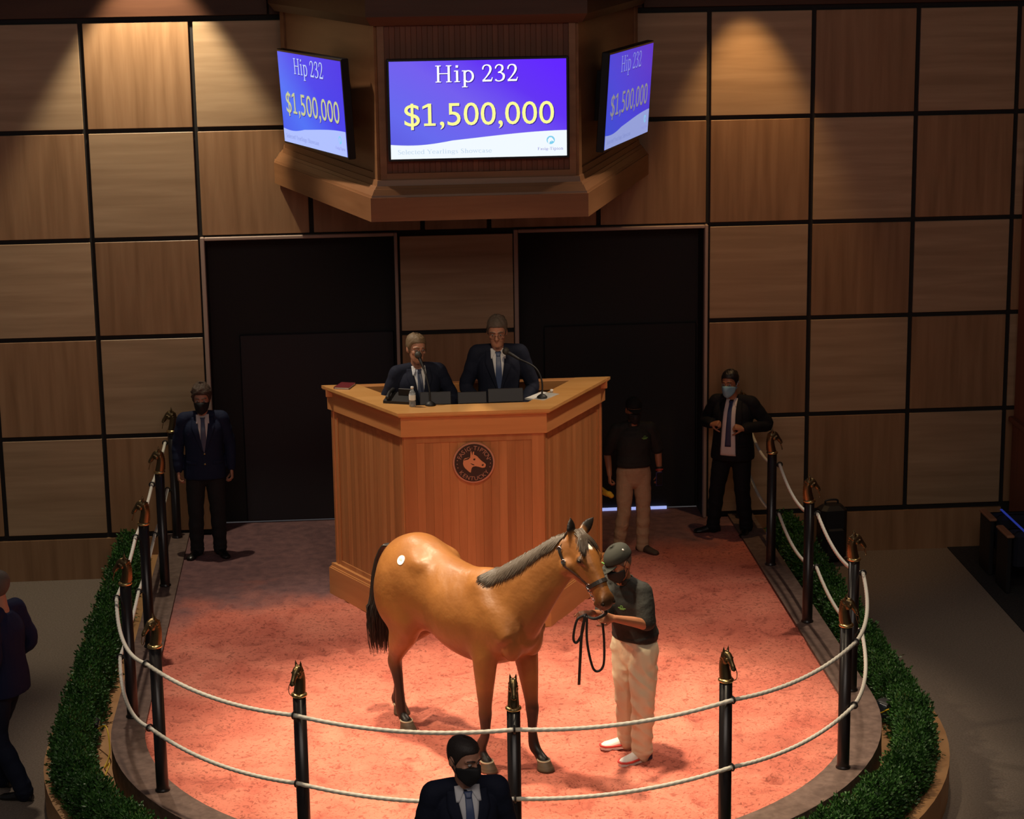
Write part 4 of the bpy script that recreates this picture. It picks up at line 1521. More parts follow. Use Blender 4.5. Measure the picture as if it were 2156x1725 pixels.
seat('dark folded theatre seat nearer the back wall, with a wooden armrest', 6.95, 21.70)
seat('dark folded theatre seat nearer the camera, with a wooden armrest', 6.95, 21.08)
o = MB().box(6.85, 6.875, 21.05, 22.02, 0.184, 0.198, 0.004).build('thin_blue_strip', mat('blue_strip', (0.03, 0.05, 0.30), 0.4, emit=(0.03, 0.06, 0.5), strength=0.35))  # thin blue bar with weak emission along the seats
tag(o, 'thin blue strip lying along the dark theatre seats', 'light strip')

# ------------------------------------------------------------------ people
HEAD_T = np.array([  # z, centre y, rx, ry
    (-0.120, -0.056, 0.018, 0.016), (-0.112, -0.053, 0.034, 0.030), (-0.096, -0.046, 0.048, 0.048), (-0.070, -0.030, 0.058, 0.066), (-0.040, -0.014, 0.065, 0.080),
    (-0.010, -0.004, 0.070, 0.090), (0.020, 0.002, 0.0735, 0.095), (0.050, 0.005, 0.074, 0.096), (0.078, 0.007, 0.069, 0.088), (0.098, 0.008, 0.056, 0.071), (0.111, 0.009, 0.037, 0.047), (0.118, 0.010, 0.016, 0.020)])


def head_pt(a, z, grow=0.0):
    """surface of the skull; a = azimuth from the face, positive toward +X"""
    cy = np.interp(z, HEAD_T[:, 0], HEAD_T[:, 1])
    rx = np.interp(z, HEAD_T[:, 0], HEAD_T[:, 2]) + grow
    ry = np.interp(z, HEAD_T[:, 0], HEAD_T[:, 3]) + grow
    return np.array((rx * math.sin(a), cy - ry * math.cos(a), z))


def head_pieces():
    V, F = [], []
    n = 24
    for z in HEAD_T[:, 0]:
        for i in range(n):
            V.append(head_pt(2 * math.pi * i / n, z))
    k = len(HEAD_T)
    for i in range(k - 1):
        for j in range(n):
            F.append((i * n + j, i * n + (j + 1) % n, (i + 1) * n + (j + 1) % n, (i + 1) * n + j))
    F.append(tuple(range(n - 1, -1, -1)))
    F.append(tuple(range((k - 1) * n, k * n)))
    ps = [(np.array(V), F)]
    ps.append(tube([(0, -0.088, 0.018), (0, -0.098, 0.0), (0, -0.110, -0.022), (0, -0.106, -0.032)], [0.009, 0.011, 0.014, 0.011], 10))   # nose
    for s in (-1, 1):
        ps.append(ellipsoid((s * 0.012, -0.097, -0.028), (0.009, 0.010, 0.008)))
        ps.append(tube([(s * 0.010, -0.091, 0.030), (s * 0.032, -0.089, 0.034), (s * 0.052, -0.070, 0.026)], [0.009, 0.010, 0.008], 8))      # brow
        ps.append(ellipsoid((s * 0.044, -0.064, -0.018), (0.020, 0.018, 0.018)))                                                           # cheek
        ps.append(ellipsoid((s * 0.076, 0.012, -0.004), (0.011, 0.020, 0.032), Matrix.Rotation(R(-12), 3, 'X')))                           # ear
    ps.append(tube([(-0.022, -0.078, -0.058), (0, -0.087, -0.056), (0.022, -0.078, -0.058)], 0.007, 8))
    ps.append(tube([(-0.019, -0.076, -0.069), (0, -0.085, -0.069), (0.019, -0.076, -0.069)], 0.008, 8))
    ps.append(ellipsoid((0, -0.074, -0.100), (0.020, 0.016, 0.015)))
    return ps


HAIRLINE = [(0, 0.074), (30, 0.070), (48, 0.062), (60, 0.045), (72, 0.012), (84, -0.020), (96, 0.004), (112, -0.030), (140, -0.066), (180, -0.076)]


def hairline(a, line):
    d = abs(math.degrees(a))
    return float(np.interp(d, [p[0] for p in line], [p[1] for p in line]))


def hair_shell(thick, line=HAIRLINE, rough=0.0, top=0.0, part=0.0, freq=60):
    n, k = 48, 14
    out, inn = [], []
    for i in range(k):
        s = i / (k - 1)
        ro, ri = [], []
        for j in range(n):
            a = -math.pi + 2 * math.pi * j / n
            z1 = hairline(a, line)
            z = 0.1175 + (z1 - 0.1175) * (s ** 1.5)
            p = head_pt(a, z)
            th = thick * (1 - 0.75 * s ** 5) + top * max(0, 1 - s * 1.6)
            nrm = np.array((p[0], p[1] - 0.005, max(0, p[2] - 0.02) * 1.1 + 0.004))
            nrm /= np.linalg.norm(nrm)
            if rough:
                q = mnoise.noise(Vector(tuple(p * freq))) + 0.5 * mnoise.noise(Vector(tuple(p * freq * 2.3)))
                th += rough * q
            th += part * (p[0] / 0.07) * max(0, 1 - s)
            ro.append(p + nrm * max(th, 0.002))
            ri.append(p - nrm * 0.006)
        if i == 0:
            mo, mi_ = np.mean(ro, 0), np.mean(ri, 0)
            ro, ri = [mo] * n, [mi_] * n
        out.append(ro)
        inn.append(ri)
    G = np.array(out)
    return sheet(G, G - np.array(inn), closed=True)


def mask_shell(thick=0.009):
    n, k = 27, 11
    out, inn = [], []
    for i in range(k):
        s = i / (k - 1)
        ro, ri = [], []
        for j in range(n):
            a = R(-82 + 164 * j / (n - 1))
            f = abs(math.degrees(a)) / 82
            zt = 0.002 - 0.030 * f ** 1.5
            zb = -0.123 + 0.050 * f ** 1.6
            z = zt + (zb - zt) * s
            p = head_pt(a, z)
            bulge = 0.026 * math.exp(-(math.degrees(a) / 20) ** 2) * math.exp(-((s - 0.30) / 0.34) ** 2) + 0.012 * math.exp(-(math.degrees(a) / 45) ** 2)
            d = np.array((math.sin(a), -math.cos(a), -0.25 * (s > 0.9)))
            ro.append(p + d * (thick + bulge))
            ri.append(p - d * 0.004)
        out.append(ro)
        inn.append(ri)
    G = np.array(out)
    return sheet(G[:, ::-1], (G - np.array(inn))[:, ::-1])


def cap_shell():
    n, k = 40, 12
    out, inn = [], []
    for i in range(k):
        s = i / (k - 1)
        ro, ri = [], []
        for j in range(n):
            a = -math.pi + 2 * math.pi * j / n
            z1 = 0.048 - 0.030 * (1 - math.cos(a)) / 2
            z = 0.1175 + (z1 - 0.1175) * s ** 1.5
            p = head_pt(a, z)
            nrm = np.array((p[0], p[1] - 0.005, max(0, p[2] - 0.02) * 1.1 + 0.004))
            nrm /= np.linalg.norm(nrm)
            ro.append(p + nrm * (0.014 + 0.012 * (1 - s)))
            ri.append(p - nrm * 0.004)
        if i == 0:
            mo, mi_ = np.mean(ro, 0), np.mean(ri, 0)
            ro, ri = [mo] * n, [mi_] * n
        out.append(ro)
        inn.append(ri)
    G = np.array(out)
    return sheet(G, G - np.array(inn), closed=True)


def cap_brim():
    n, k = 15, 6
    G = np.zeros((k, n, 3))
    for i in range(k):
        for j in range(n):
            a = R(-58 + 116 * j / (n - 1))
            p = head_pt(a, 0.046, 0.012)
            L = 0.075 * math.cos(a * 1.35) * i / (k - 1)
            G[i, j] = p + np.array((0.1 * math.sin(a) * L, -L, -0.18 * L - 0.35 * (p[0] ** 2) * 10 * 0.35))
    T = np.zeros_like(G) + np.array((0, 0, 0.005))
    return sheet(G[:, ::-1], T)


def rot_euler(yaw=0, pitch=0, roll=0):
    """yaw turns the face toward +X, pitch bows it, roll tips it toward +X"""
    return np.array(Matrix.Rotation(R(yaw), 3, 'Z') @ Matrix.Rotation(R(pitch), 3, 'X') @ Matrix.Rotation(R(roll), 3, 'Y'))


def hand_pieces(wrist, d, palm_n, curl, side, k=1.0):
    """palm and five fingers; d = direction of the hand, palm_n = way the palm faces, side = +1 when the thumb is toward d x palm_n"""
    d = np.array(d, float)
    d /= np.linalg.norm(d)
    pn = np.array(palm_n, float)
    pn -= d * (pn @ d)
    pn /= np.linalg.norm(pn)
    s = np.cross(d, pn) * side
    w = np.array(wrist, float)
    ps = [tube([w - d * 0.02 * k, w + d * 0.02 * k, w + d * 0.055 * k, w + d * 0.088 * k], [(0.026 * k, 0.019 * k), (0.032 * k, 0.018 * k), (0.040 * k, 0.016 * k), (0.040 * k, 0.013 * k)], 12, ref=s)]
    for i, (off, L) in enumerate(((0.030, 0.072), (0.010, 0.082), (-0.010, 0.076), (-0.029, 0.060))):
        p = w + d * (0.085 - 0.004 * abs(i - 1)) * k + s * off * k
        P = [p - d * 0.02 * k, p]
        a = 0
        cur = p
        spread = s * (off * 1.2)
        for q, f in enumerate((0.45, 0.32, 0.23)):
            a += curl * (0.75 if q == 0 else 1.0)
            cur = cur + (d * math.cos(a) + pn * math.sin(a) + spread) * L * k * f
            P.append(cur)
        ps.append(tube(P, [0.0095 * k, 0.0098 * k, 0.0090 * k, 0.0082 * k, 0.0070 * k], 8))
    t0 = w + d * 0.022 * k + s * 0.022 * k + pn * 0.004
    td = d * 0.62 + s * 0.62 + pn * 0.35
    td /= np.linalg.norm(td)
    t1 = t0 + td * 0.042 * k
    t2 = t1 + (td * 0.5 + d * 0.55 + pn * min(curl, 0.9) * 0.8) * 0.030 * k
    t3 = t2 + (td * 0.1 + d * 0.7 + pn * min(curl, 0.9) * 1.0) * 0.022 * k
    ps.append(tube([t0, t1, t2, t3], [0.013 * k, 0.0115 * k, 0.0098 * k, 0.0080 * k], 8))
    return ps


def shoe_piece(ankle, toe_dir, k=1.0, L=0.29):
    """closed shoe standing on z=0 (local)"""
    t = np.array((toe_dir[0], toe_dir[1], 0), float)
    t /= np.linalg.norm(t)
    s = np.array((-t[1], t[0], 0))
    st = [(-0.075, 0.030, 0.055), (-0.055, 0.036, 0.085), (-0.01, 0.038, 0.100), (0.04, 0.040, 0.090), (0.09, 0.046, 0.066), (0.14, 0.050, 0.052), (0.185, 0.044, 0.044), (0.212, 0.026, 0.030)]
    V, F = [], []
    n = 14
    for x, hw, h in st:
        for j in range(n):
            a = 2 * math.pi * j / n
            y = hw * math.copysign(abs(math.cos(a)) ** 0.75, math.cos(a))
            z = h * 0.5 + h * 0.5 * math.copysign(abs(math.sin(a)) ** 0.75, math.sin(a))
            y *= 1 - 0.30 * max(0, math.sin(a))
            V.append(np.array((ankle[0], ankle[1], ankle[2] if len(ankle) > 2 else 0.0)) * np.array((1, 1, 0)) + t * x * L / 0.287 + s * y + np.array((0, 0, z + (ankle[3] if len(ankle) > 3 else 0))))
    for i in range(len(st) - 1):
        for j in range(n):
            F.append((i * n + j, i * n + (j + 1) % n, (i + 1) * n + (j + 1) % n, (i + 1) * n + j))
    F.append(tuple(range(n - 1, -1, -1)))
    F.append(tuple(range((len(st) - 1) * n, len(st) * n)))
    return np.array(V), F


def lerp(a, b, t):
    return np.array(a, float) * (1 - t) + np.array(b, float) * t


def build_person(label, loc, rz, H=1.78, pose=None, head=(0, 0, 0), skin=None, upper='jacket', upper_m=None, legs_m=None, shoe_m=None, shirt_m=None, tie_m=None,
                 hair=None, hair_kind='short', mask=None, cap=None, glasses=False, bulk=1.0, belly=0.0, open_jacket=0.0, buttons=None, logo=False, name='person', curl=(0.55, 0.55), tie_w=1.0, extra=None, vneck=(1.30, 1.0)):
    """a clothed figure facing local -Y; the body is one continuous skin, clothing and hair are its children"""
    k = H / 1.78
    skin = skin or SKIN
    J = dict(pelvis=(0, 0.0, 0.97), waist=(0, -0.005, 1.12), chest=(0, 0.0, 1.32), neck=(0, 0.015, 1.49), head=(0, -0.015, 1.66),
             shL=(0.188, 0.02, 1.445), elL=(0.262, 0.05, 1.165), wrL=(0.268, -0.02, 0.915), shR=(-0.188, 0.02, 1.445), elR=(-0.262, 0.05, 1.165), wrR=(-0.268, -0.02, 0.915),
             hipL=(0.095, 0, 0.93), knL=(0.112, -0.015, 0.50), anL=(0.118, 0.02, 0.09), hipR=(-0.095, 0, 0.93), knR=(-0.112, -0.015, 0.50), anR=(-0.118, 0.02, 0.09))
    P = dict(toeL=(0.25, -1), toeR=(-0.25, -1), handL=(0, -0.15, -1), handR=(0, -0.15, -1), palmL=(-1, 0.1, 0), palmR=(1, 0.1, 0), lat=(1, 0, 0))
    for q, v in (pose or {}).items():
        (J if q in J else P)[q] = v
    J = {q: np.array(v, float) * k for q, v in J.items()}
    lat = np.array(P['lat'], float)
    HM = rot_euler(*head)
    hs = k * 1.07
    hc = J['head']
    bk = bulk

    body = []
    body.append(tube(smooth_path([J['pelvis'] - np.array((0, 0, 0.07)) * k, J['pelvis'], J['waist'], J['chest'], lerp(J['chest'], J['neck'], 0.62), lerp(J['chest'], J['neck'], 0.95)], 16),
                     list(smooth_path(np.array([(0.140, 0.095), (0.160, 0.105), (0.138, 0.098), (0.160, 0.112), (0.135, 0.088), (0.066, 0.060)]) * k, 16)), 16, ref=lat))
    body.append(tube([J['neck'] - np.array((0, 0, 0.03)) * k, lerp(J['neck'], hc, 0.5), lerp(J['neck'], hc, 0.85)], [0.060 * k, 0.056 * k, 0.056 * k], 14))
    for s in 'LR':
        body.append(tube([J['sh' + s] * 0.7 + J['chest'] * 0.3, J['sh' + s]], 0.058 * k, 12))
        body.append(tube(smooth_path([J['sh' + s], lerp(J['sh' + s], J['el' + s], 0.5), J['el' + s], lerp(J['el' + s], J['wr' + s], 0.35), J['wr' + s]], 14), list(smooth_path(np.array([(0.052,), (0.046,), (0.040,), (0.041,), (0.027,)]) * k, 14)[:, 0]), 12))
        body.append(tube(smooth_path([J['hip' + s], lerp(J['hip' + s], J['kn' + s], 0.5), J['kn' + s], lerp(J['kn' + s], J['an' + s], 0.35), J['an' + s]], 14), list(smooth_path(np.array([(0.088,), (0.076,), (0.054,), (0.055,), (0.038,)]) * k, 14)[:, 0]), 12))
        body += hand_pieces(J['wr' + s], P['hand' + s], P['palm' + s], curl[0] if s == 'L' else curl[1], P.get('thumb' + s, 1 if s == 'L' else -1), k * 1.03)
        t = np.array((*P['toe' + s], 0), float)
        t /= np.linalg.norm(t)
        an = J['an' + s]
        body.append(tube([an - np.array((0, 0, 0.03)), np.array((an[0], an[1], 0.035)) + t * 0.05, np.array((an[0], an[1], 0.026)) + t * 0.12], [0.030 * k, 0.020 * k, 0.013 * k], 10))
    for p in head_pieces():
        body.append(xform(p, HM * hs, hc))
    root = fuse(name, body, 0.0058, 3, 0.45, None, skin)
    tag(root, label, 'person')

    def headgear(pname, VF, m_, smooth=True):
        V, F = xform(VF, HM * hs, hc)
        return MB().add(V, F).build(pname, m_, root, smooth)

    for s in (-1, 1):
        q = MB().add(*xform(ellipsoid((s * 0.031, -0.0835, 0.010), (0.0125, 0.010, 0.0085)), HM * hs, hc))
        q.mi = 1
        q.add(*xform(ellipsoid((s * 0.031, -0.0905, 0.010), (0.0058, 0.004, 0.0058), None, 8, 6), HM * hs, hc))
        q.build('eye', [EYEW, EYED], root, True)
        headgear('eyebrow', tube([(s * 0.013, -0.099, 0.034), (s * 0.034, -0.098, 0.040), (s * 0.053, -0.078, 0.032)], [0.0035, 0.0042, 0.003], 6), hair or HAIRD)
    if hair:
        if hair_kind == 'short':
            headgear('hair', hair_shell(0.009, rough=0.0015), hair)
        elif hair_kind == 'full':
            headgear('hair', hair_shell(0.013, rough=0.006, top=0.012, part=0.006), hair)
        elif hair_kind == 'curly':
            line = [(p, z - (0.012 if p > 50 else 0.004)) for p, z in HAIRLINE]
            headgear('hair', hair_shell(0.024, line, rough=0.016, top=0.016, freq=42), hair)
        elif hair_kind == 'side':
            line = [(p, z - (0.014 if p > 60 else 0.0)) for p, z in HAIRLINE]
            headgear('hair', hair_shell(0.014, line, rough=0.006, top=0.010, part=-0.008), hair)
        elif hair_kind == 'undercap':
            line = [(0, 0.06), (60, 0.05), (72, 0.02), (84, -0.012), (96, 0.01), (112, -0.02), (140, -0.05), (180, -0.06)]
            headgear('hair', hair_shell(0.007, line, rough=0.001), hair)
    if mask:
        mo = headgear('face_mask', mask_shell(), mask)
        for s in (-1, 1):
            V, F = xform(tube(smooth_path([head_pt(s * R(78), -0.020, 0.008), head_pt(s * R(90), 0.005, 0.010), head_pt(s * R(104), 0.022, 0.012), head_pt(s * R(106), -0.015, 0.012), head_pt(s * R(78), -0.062, 0.008)], 16), 0.0022, 6), HM * hs, hc)
            MB().add(V, F).build('ear_loop', mask, mo)
    else:
        headgear('lips', tube([(-0.021, -0.084, -0.063), (0, -0.0935, -0.062), (0.021, -0.084, -0.063)], [0.003, 0.0048, 0.003], 8), LIP)
    if cap:
        co = headgear('cap', cap_shell(), cap)
        V, F = xform(cap_brim(), HM * hs, hc)
        MB().add(V, F).build('brim', cap, co, True)
        V, F = xform(ellipsoid((0, 0.010, 0.146), (0.008, 0.008, 0.004)), HM * hs, hc)
        MB().add(V, F).build('cap_button', cap, co, True)
    if glasses:
        q = MB()
        fr = []
        for s in (-1, 1):
            g = MB().torus((s * 0.032, -0.108, 0.006), (s * 0.12, -1, 0), 0.021, 0.0017, 20, 6)
            q.add(*xform((np.array(g.V), g.F), HM * hs, hc))
            q.add(*xform(tube([(s * 0.053, -0.104, 0.010), (s * 0.076, -0.05, 0.010), (s * 0.079, 0.012, 0.012)], 0.0016, 6), HM * hs, hc))
        q.add(*xform(tube([(-0.011, -0.110, 0.010), (0, -0.113, 0.012), (0.011, -0.110, 0.010)], 0.0016, 6), HM * hs, hc))
        q.build('glasses', mat('wire_frame', (0.12, 0.10, 0.09), 0.3, 0.8), root, True)

    # trousers ------------------------------------------------------------
    if legs_m:
        tr = [tube(smooth_path([J['pelvis'] + np.array((0, 0, 0.075)) * k, J['pelvis'], J['pelvis'] - np.array((0, 0, 0.10)) * k], 8), list(smooth_path(np.array([(0.160, 0.120 + belly * 0.5), (0.176, 0.128), (0.150, 0.115)]) * k * np.array((bk, bk)), 8)), 18, ref=lat)]
        for s in 'LR':
            an = J['an' + s]
            end = np.array((an[0], an[1], an[2] - 0.030))
            rr = np.array([(0.100,), (0.093,), (0.078,), (0.073,), (0.066,), (0.070,)]) * k * (0.5 + 0.5 * bk) * P.get('legw', 1.0)
            pts = [J['hip' + s], lerp(J['hip' + s], J['kn' + s], 0.5), J['kn' + s], lerp(J['kn' + s], an, 0.5), lerp(an, J['kn' + s], 0.08), end]
            pp = smooth_path(pts, 26)
            rd = smooth_path(rr, 26)[:, 0]
            wob = np.array([0.004 * math.sin(i * 1.9 + (s == 'L')) * (i > 8) for i in range(26)])
            tr.append(tube(pp, list(rd + wob), 16, ref=lat))
        fuse('trousers', tr, 0.0085, 4, 0.5, root, legs_m, None, (P.get('folds', 0.004), 8.0, 1.0))
    if shoe_m:
        for s in 'LR':
            fuse('shoe', [shoe_piece(J['an' + s], P['toe' + s], k)], 0.006, 2, 0.4, root, shoe_m)

    # upper garment --------------------------------------------------------
    b2 = bk
    if upper == 'jacket':
        sk = [J['pelvis'] - np.array((0, 0, 0.13)) * k, J['pelvis'] - np.array((0, 0, 0.02)) * k, J['waist'], J['chest'], lerp(J['chest'], J['neck'], 0.55), lerp(J['chest'], J['neck'], 0.92)]
        rr = np.array([(0.205, 0.150 + belly * 0.6), (0.198, 0.146 + belly), (0.178, 0.130 + belly), (0.192, 0.136 + belly * 0.3), (0.165, 0.105), (0.085, 0.075)]) * k * b2
        rr[-1] /= b2
        ps = [tube(smooth_path(sk, 20), list(smooth_path(rr, 20)), 24, ref=lat, power=2.3, caps=False)]
        for s in 'LR':
            sh, el, wr = J['sh' + s], J['el' + s], J['wr' + s]
            ps.append(tube([lerp(J['neck'], sh, 0.35) + np.array((0, 0, 0.0)), sh + np.array((0, 0, 0.012))], [0.060 * k, 0.068 * k], 14))
            end = lerp(el, wr, 0.93)
            pp = smooth_path([sh, lerp(sh, el, 0.5), el, lerp(el, wr, 0.5), end], 18)
            rd = smooth_path(np.array([(0.076,), (0.070,), (0.062,), (0.056,), (0.046,)]) * k * (0.6 + 0.4 * b2), 18)[:, 0]
            ps.append(tube(pp, list(rd + np.array([0.0025 * math.sin(i * 2.1) for i in range(18)])), 14))
        jk = fuse('jacket', ps, 0.0085, 5, 0.5, root, upper_m, None, (0.0025, 6.0, -0.8))
        bv = bvh_of(jk)
        zt = J['neck'][2] + 0.010 * k
        zv = vneck[0] * k if vneck[0] < 1.25 else (1.13 * k)
        if open_jacket:
            zv = J['pelvis'][2] - 0.06 * k
        cx0, cx1 = J['neck'][0], J['waist'][0]
        top_w = 0.060 * k * vneck[1]

        def cx(z):
            t = (z - zv) / (zt - zv)
            return cx1 * (1 - t) + cx0 * t

        def half(z):
            t = max(0.0, (z - zv) / (zt - zv))
            if open_jacket:
                return open_jacket * k + (top_w - open_jacket * k) * t
            return 0.004 + top_w * t ** 0.85

        def piece(pname, fl, fr_, z0, z1, off, th, m_, par_=root, nx=9, nzz=22):
            V, F = drape(bv, fl, fr_, z0, z1, nx, nzz, off, th)
            return MB().add(V, F).build(pname, m_, par_, True)

        sh_o = piece('shirt', lambda z: cx(z) - half(z), lambda z: cx(z) + half(z), zv, zt, 0.004, 0.012, shirt_m)
        if tie_m:
            def tw(z):
                t = (z - zv) / (zt - zv)
                return (0.036 - 0.019 * t) * k * tie_w
            zend = zv if not open_jacket else zv + 0.10 * k
            to = piece('tie', lambda z: cx(z) - min(tw(z), half(z)), lambda z: cx(z) + min(tw(z), half(z)), zend, zt - 0.028 * k, 0.011, 0.008, tie_m, root, 7, 22)
            piece('tie_knot', lambda z: cx(z) - (0.014 + 0.35 * (z - zt + 0.055 * k)) * k, lambda z: cx(z) + (0.014 + 0.35 * (z - zt + 0.055 * k)) * k, zt - 0.055 * k, zt - 0.022 * k, 0.017, 0.012, tie_m, to, 5, 5)
        for s in (-1, 1):      # collar points and lapels
            piece('collar', lambda z: cx(z) + s * (0.010 * k + 0.62 * (zt - z)) if s > 0 else cx(z) - half(zt) * 1.02, lambda z: cx(z) + half(zt) * 1.02 if s > 0 else cx(z) - (0.010 * k + 0.62 * (zt - z)),
                  zt - 0.075 * k, zt + 0.004, 0.012, 0.008, shirt_m, sh_o, 5, 7)

            def edge(z):
                return cx(z) + s * half(z)

            def outer(z):
                t = max(0.0, (z - zv) / (zt - zv))
                w = (0.010 + 0.062 * min(1, t * 1.5)) * k if t < 0.72 else (0.072 - 0.10 * (t - 0.72)) * k
                return cx(z) + s * (half(z) + w)
            a_, b_ = (edge, outer) if s > 0 else (outer, edge)
            piece('lapel', a_, b_, zv + 0.01, zt - 0.02 * k, 0.009, 0.008, upper_m, jk, 5, 20)
            piece('pocket_flap', lambda z: cx1 + s * 0.135 * k - 0.055, lambda z: cx1 + s * 0.135 * k + 0.055, 1.0 * k, 1.035 * k, 0.006, 0.006, upper_m, jk, 6, 4)
        if buttons:
            for z in (1.115 * k, 1.01 * k):
                hit = bv.ray_cast(Vector((cx1 + 0.004, -1, z)), Vector((0, 1, 0)))
                if hit[0]:
                    V, F = disc(0.011, 0, 0.006, 12)
                    MB().add(np.array(V) + np.array(hit[0]) + np.array((0, -0.005, 0)), F).build('button', buttons, jk, True)
    else:
        sk = [J['pelvis'] + np.array((0, 0, 0.045)) * k, J['pelvis'] + np.array((0, 0, 0.09)) * k, J['waist'], J['chest'], lerp(J['chest'], J['neck'], 0.55), lerp(J['chest'], J['neck'], 0.92)]
        rr = np.array([(0.182, 0.140 + belly * 0.6), (0.188, 0.146 + belly), (0.178, 0.136 + belly), (0.186, 0.132 + belly * 0.3), (0.158, 0.100), (0.078, 0.072)]) * k * b2
        pp = smooth_path(sk, 24)
        rd = smooth_path(rr, 24)
        rd = rd + np.array([[0.003 * math.sin(i * 1.7)] * 2 for i in range(24)])
        ps = [tube(pp, list(rd), 24, ref=lat, power=2.2, caps=False)]
        for s in 'LR':
            sh, el = J['sh' + s], J['el' + s]
            ps.append(tube([lerp(J['neck'], sh, 0.35), sh], [0.058 * k, 0.064 * k], 14))
            ps.append(tube(smooth_path([sh, lerp(sh, el, 0.5), lerp(sh, el, 0.92)], 10), list(smooth_path(np.array([(0.074,), (0.076,), (0.074,)]) * k, 10)[:, 0]), 14))
        jk = fuse('polo_shirt', ps, 0.0085, 4, 0.5, root, upper_m, None, (0.004, 7.0, -0.9))
        bv = bvh_of(jk)
        nk = J['neck']
        hd = hc - nk
        hd /= np.linalg.norm(hd)
        mbx = MB()
        n = 20
        G = np.zeros((3, n, 3))
        for i in range(3):
            for j in range(n):
                a = R(25 + 310 * j / (n - 1)) - math.pi / 2
                rr_ = (0.074, 0.079, 0.088)[i] * k
                G[i, j] = nk + hd * (0.045, 0.022, -0.012)[i] * k + np.array((math.cos(a) * rr_, math.sin(a) * rr_, 0))
        V, F = sheet(G, np.array([[[0, 0, 0.004]] * n] * 3) + (G - nk) * 0.05)
        MB().add(V, F).build('collar', upper_m, jk, True)
        if logo:
            lx, lz = logo[0], logo[1]
            d = Vector(logo[2]).normalized()
            side = Vector((0, 0, 1)).cross(d) * -1
            lm = MB()
            for (x0, x1, z0, z1) in ((-0.034, 0.034, -0.008, 0.001), (-0.020, 0.020, -0.017, -0.009), (-0.013, -0.008, 0.003, 0.014), (0.008, 0.013, 0.003, 0.014), (-0.009, 0.009, 0.013, 0.018)):
                V, F = drape(bv, lambda z: lx + x0, lambda z: lx + x1, lz + z0, lz + z1, 5, 3, 0.003, 0.003, d)
                lm.add(V, F)
            lm.build('chest_logo', GREENLOGO, jk)
    root.location = loc
    root.rotation_euler = (0, 0, rz)
    return root, J, k, HM * hs, hc


# man in navy blazer at the back left
build_person('man in navy blazer with brass buttons and curly hair standing by the left doorway', (-1.56, 22.02, 0.0), R(4), 1.80, dict(toeL=(0.35, -1), toeR=(-0.45, -1), handL=(0.05, -0.25, -1), handR=(0, -0.25, -1)),
             (-6, 8, 0), SKIN, 'jacket', NAVYB, CHARC, SHOE, SHIRTP, TIEG, HAIRC, 'curly', MASKB, None, False, 1.06, buttons=BRASS, curl=(0.8, 0.8))

# man with open jacket and blue mask at the back right
build_person('stout man in open black suit and pale blue mask gripping his lapels', (3.98, 22.16, 0.0), R(-24), 1.76,
             dict(elL=(0.36, 0.10, 1.20), wrL=(0.165, -0.20, 1.21), handL=(-0.85, -0.35, 0.30), palmL=(-0.1, 0.6, -0.9), elR=(-0.33, 0.12, 1.20), wrR=(-0.185, -0.20, 1.24), handR=(0.8, -0.35, 0.25), palmR=(0.1, 0.6, -0.9),
                  anR=(-0.20, -0.03, 0.09), knR=(-0.16, -0.03, 0.50), toeR=(-1, -0.55), anL=(0.15, 0.03, 0.09), toeL=(0.05, -1), head=(-0.03, -0.03, 1.655), thumbL=1, thumbR=-1),
             (-8, 4, -3), SKINT, 'jacket', BLKSUIT, BLKSUIT, SHOE, SHIRTP, TIEN, HAIRB, 'full', MASKBL, None, False, 1.14, 0.045, 0.085, curl=(1.25, 1.25))

# groom in black cap behind the stand
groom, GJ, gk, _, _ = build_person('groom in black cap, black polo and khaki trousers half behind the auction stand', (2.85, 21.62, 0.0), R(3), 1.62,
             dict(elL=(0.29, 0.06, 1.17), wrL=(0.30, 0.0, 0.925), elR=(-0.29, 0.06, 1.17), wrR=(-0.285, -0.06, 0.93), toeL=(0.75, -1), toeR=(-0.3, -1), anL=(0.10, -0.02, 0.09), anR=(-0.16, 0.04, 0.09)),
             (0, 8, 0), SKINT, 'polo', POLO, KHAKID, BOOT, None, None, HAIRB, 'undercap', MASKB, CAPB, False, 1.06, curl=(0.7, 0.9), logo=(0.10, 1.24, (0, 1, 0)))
for nm, dz, m_, r in (('wristband', 0.045, BLACKM, 0.008), ('wristband', 0.022, REDP, 0.007)):
    w, e_ = GJ['wrL'], GJ['elL']
    d = (e_ - w) / np.linalg.norm(e_ - w)
    MB().torus(w + d * dz, d, 0.034, r, 18, 8).build(nm, m_, groom, True)
e = empty('blue_phone', (3.10, 21.50, 0.73), R(20))
tag(e, 'blue phone held low in the hand of the capped groom', 'phone')
MB().box(-0.036, 0.036, -0.005, 0.005, 0, 0.145, 0.003).build('phone_body', mat('blue_case', (0.02, 0.03, 0.16), 0.4), e)
MB().box(-0.032, 0.032, -0.006, -0.004, 0.006, 0.139).build('phone_screen', SCRBLK, e)
q = [ellipsoid((0, 0, 0), (0.045, 0.035, 0.03)), ellipsoid((0.03, -0.01, -0.02), (0.03, 0.03, 0.025)), ellipsoid((-0.035, 0.0, 0.012), (0.03, 0.028, 0.028)), tube([(0, 0, 0.0), (-0.03, 0.0, 0.03), (-0.06, 0.01, 0.06)], [0.02, 0.018, 0.014], 8)]
o = fuse('yellow_sponge', q, 0.006, 2, 0.4, None, mat('yellow_foam', (0.75, 0.44, 0.03), 0.9, bump=(60, 0.8, 0.01)))
o.location = (2.575, 21.52, 0.655)
tag(o, 'crumpled yellow sponge held at the stand edge by the capped groom', 'sponge')

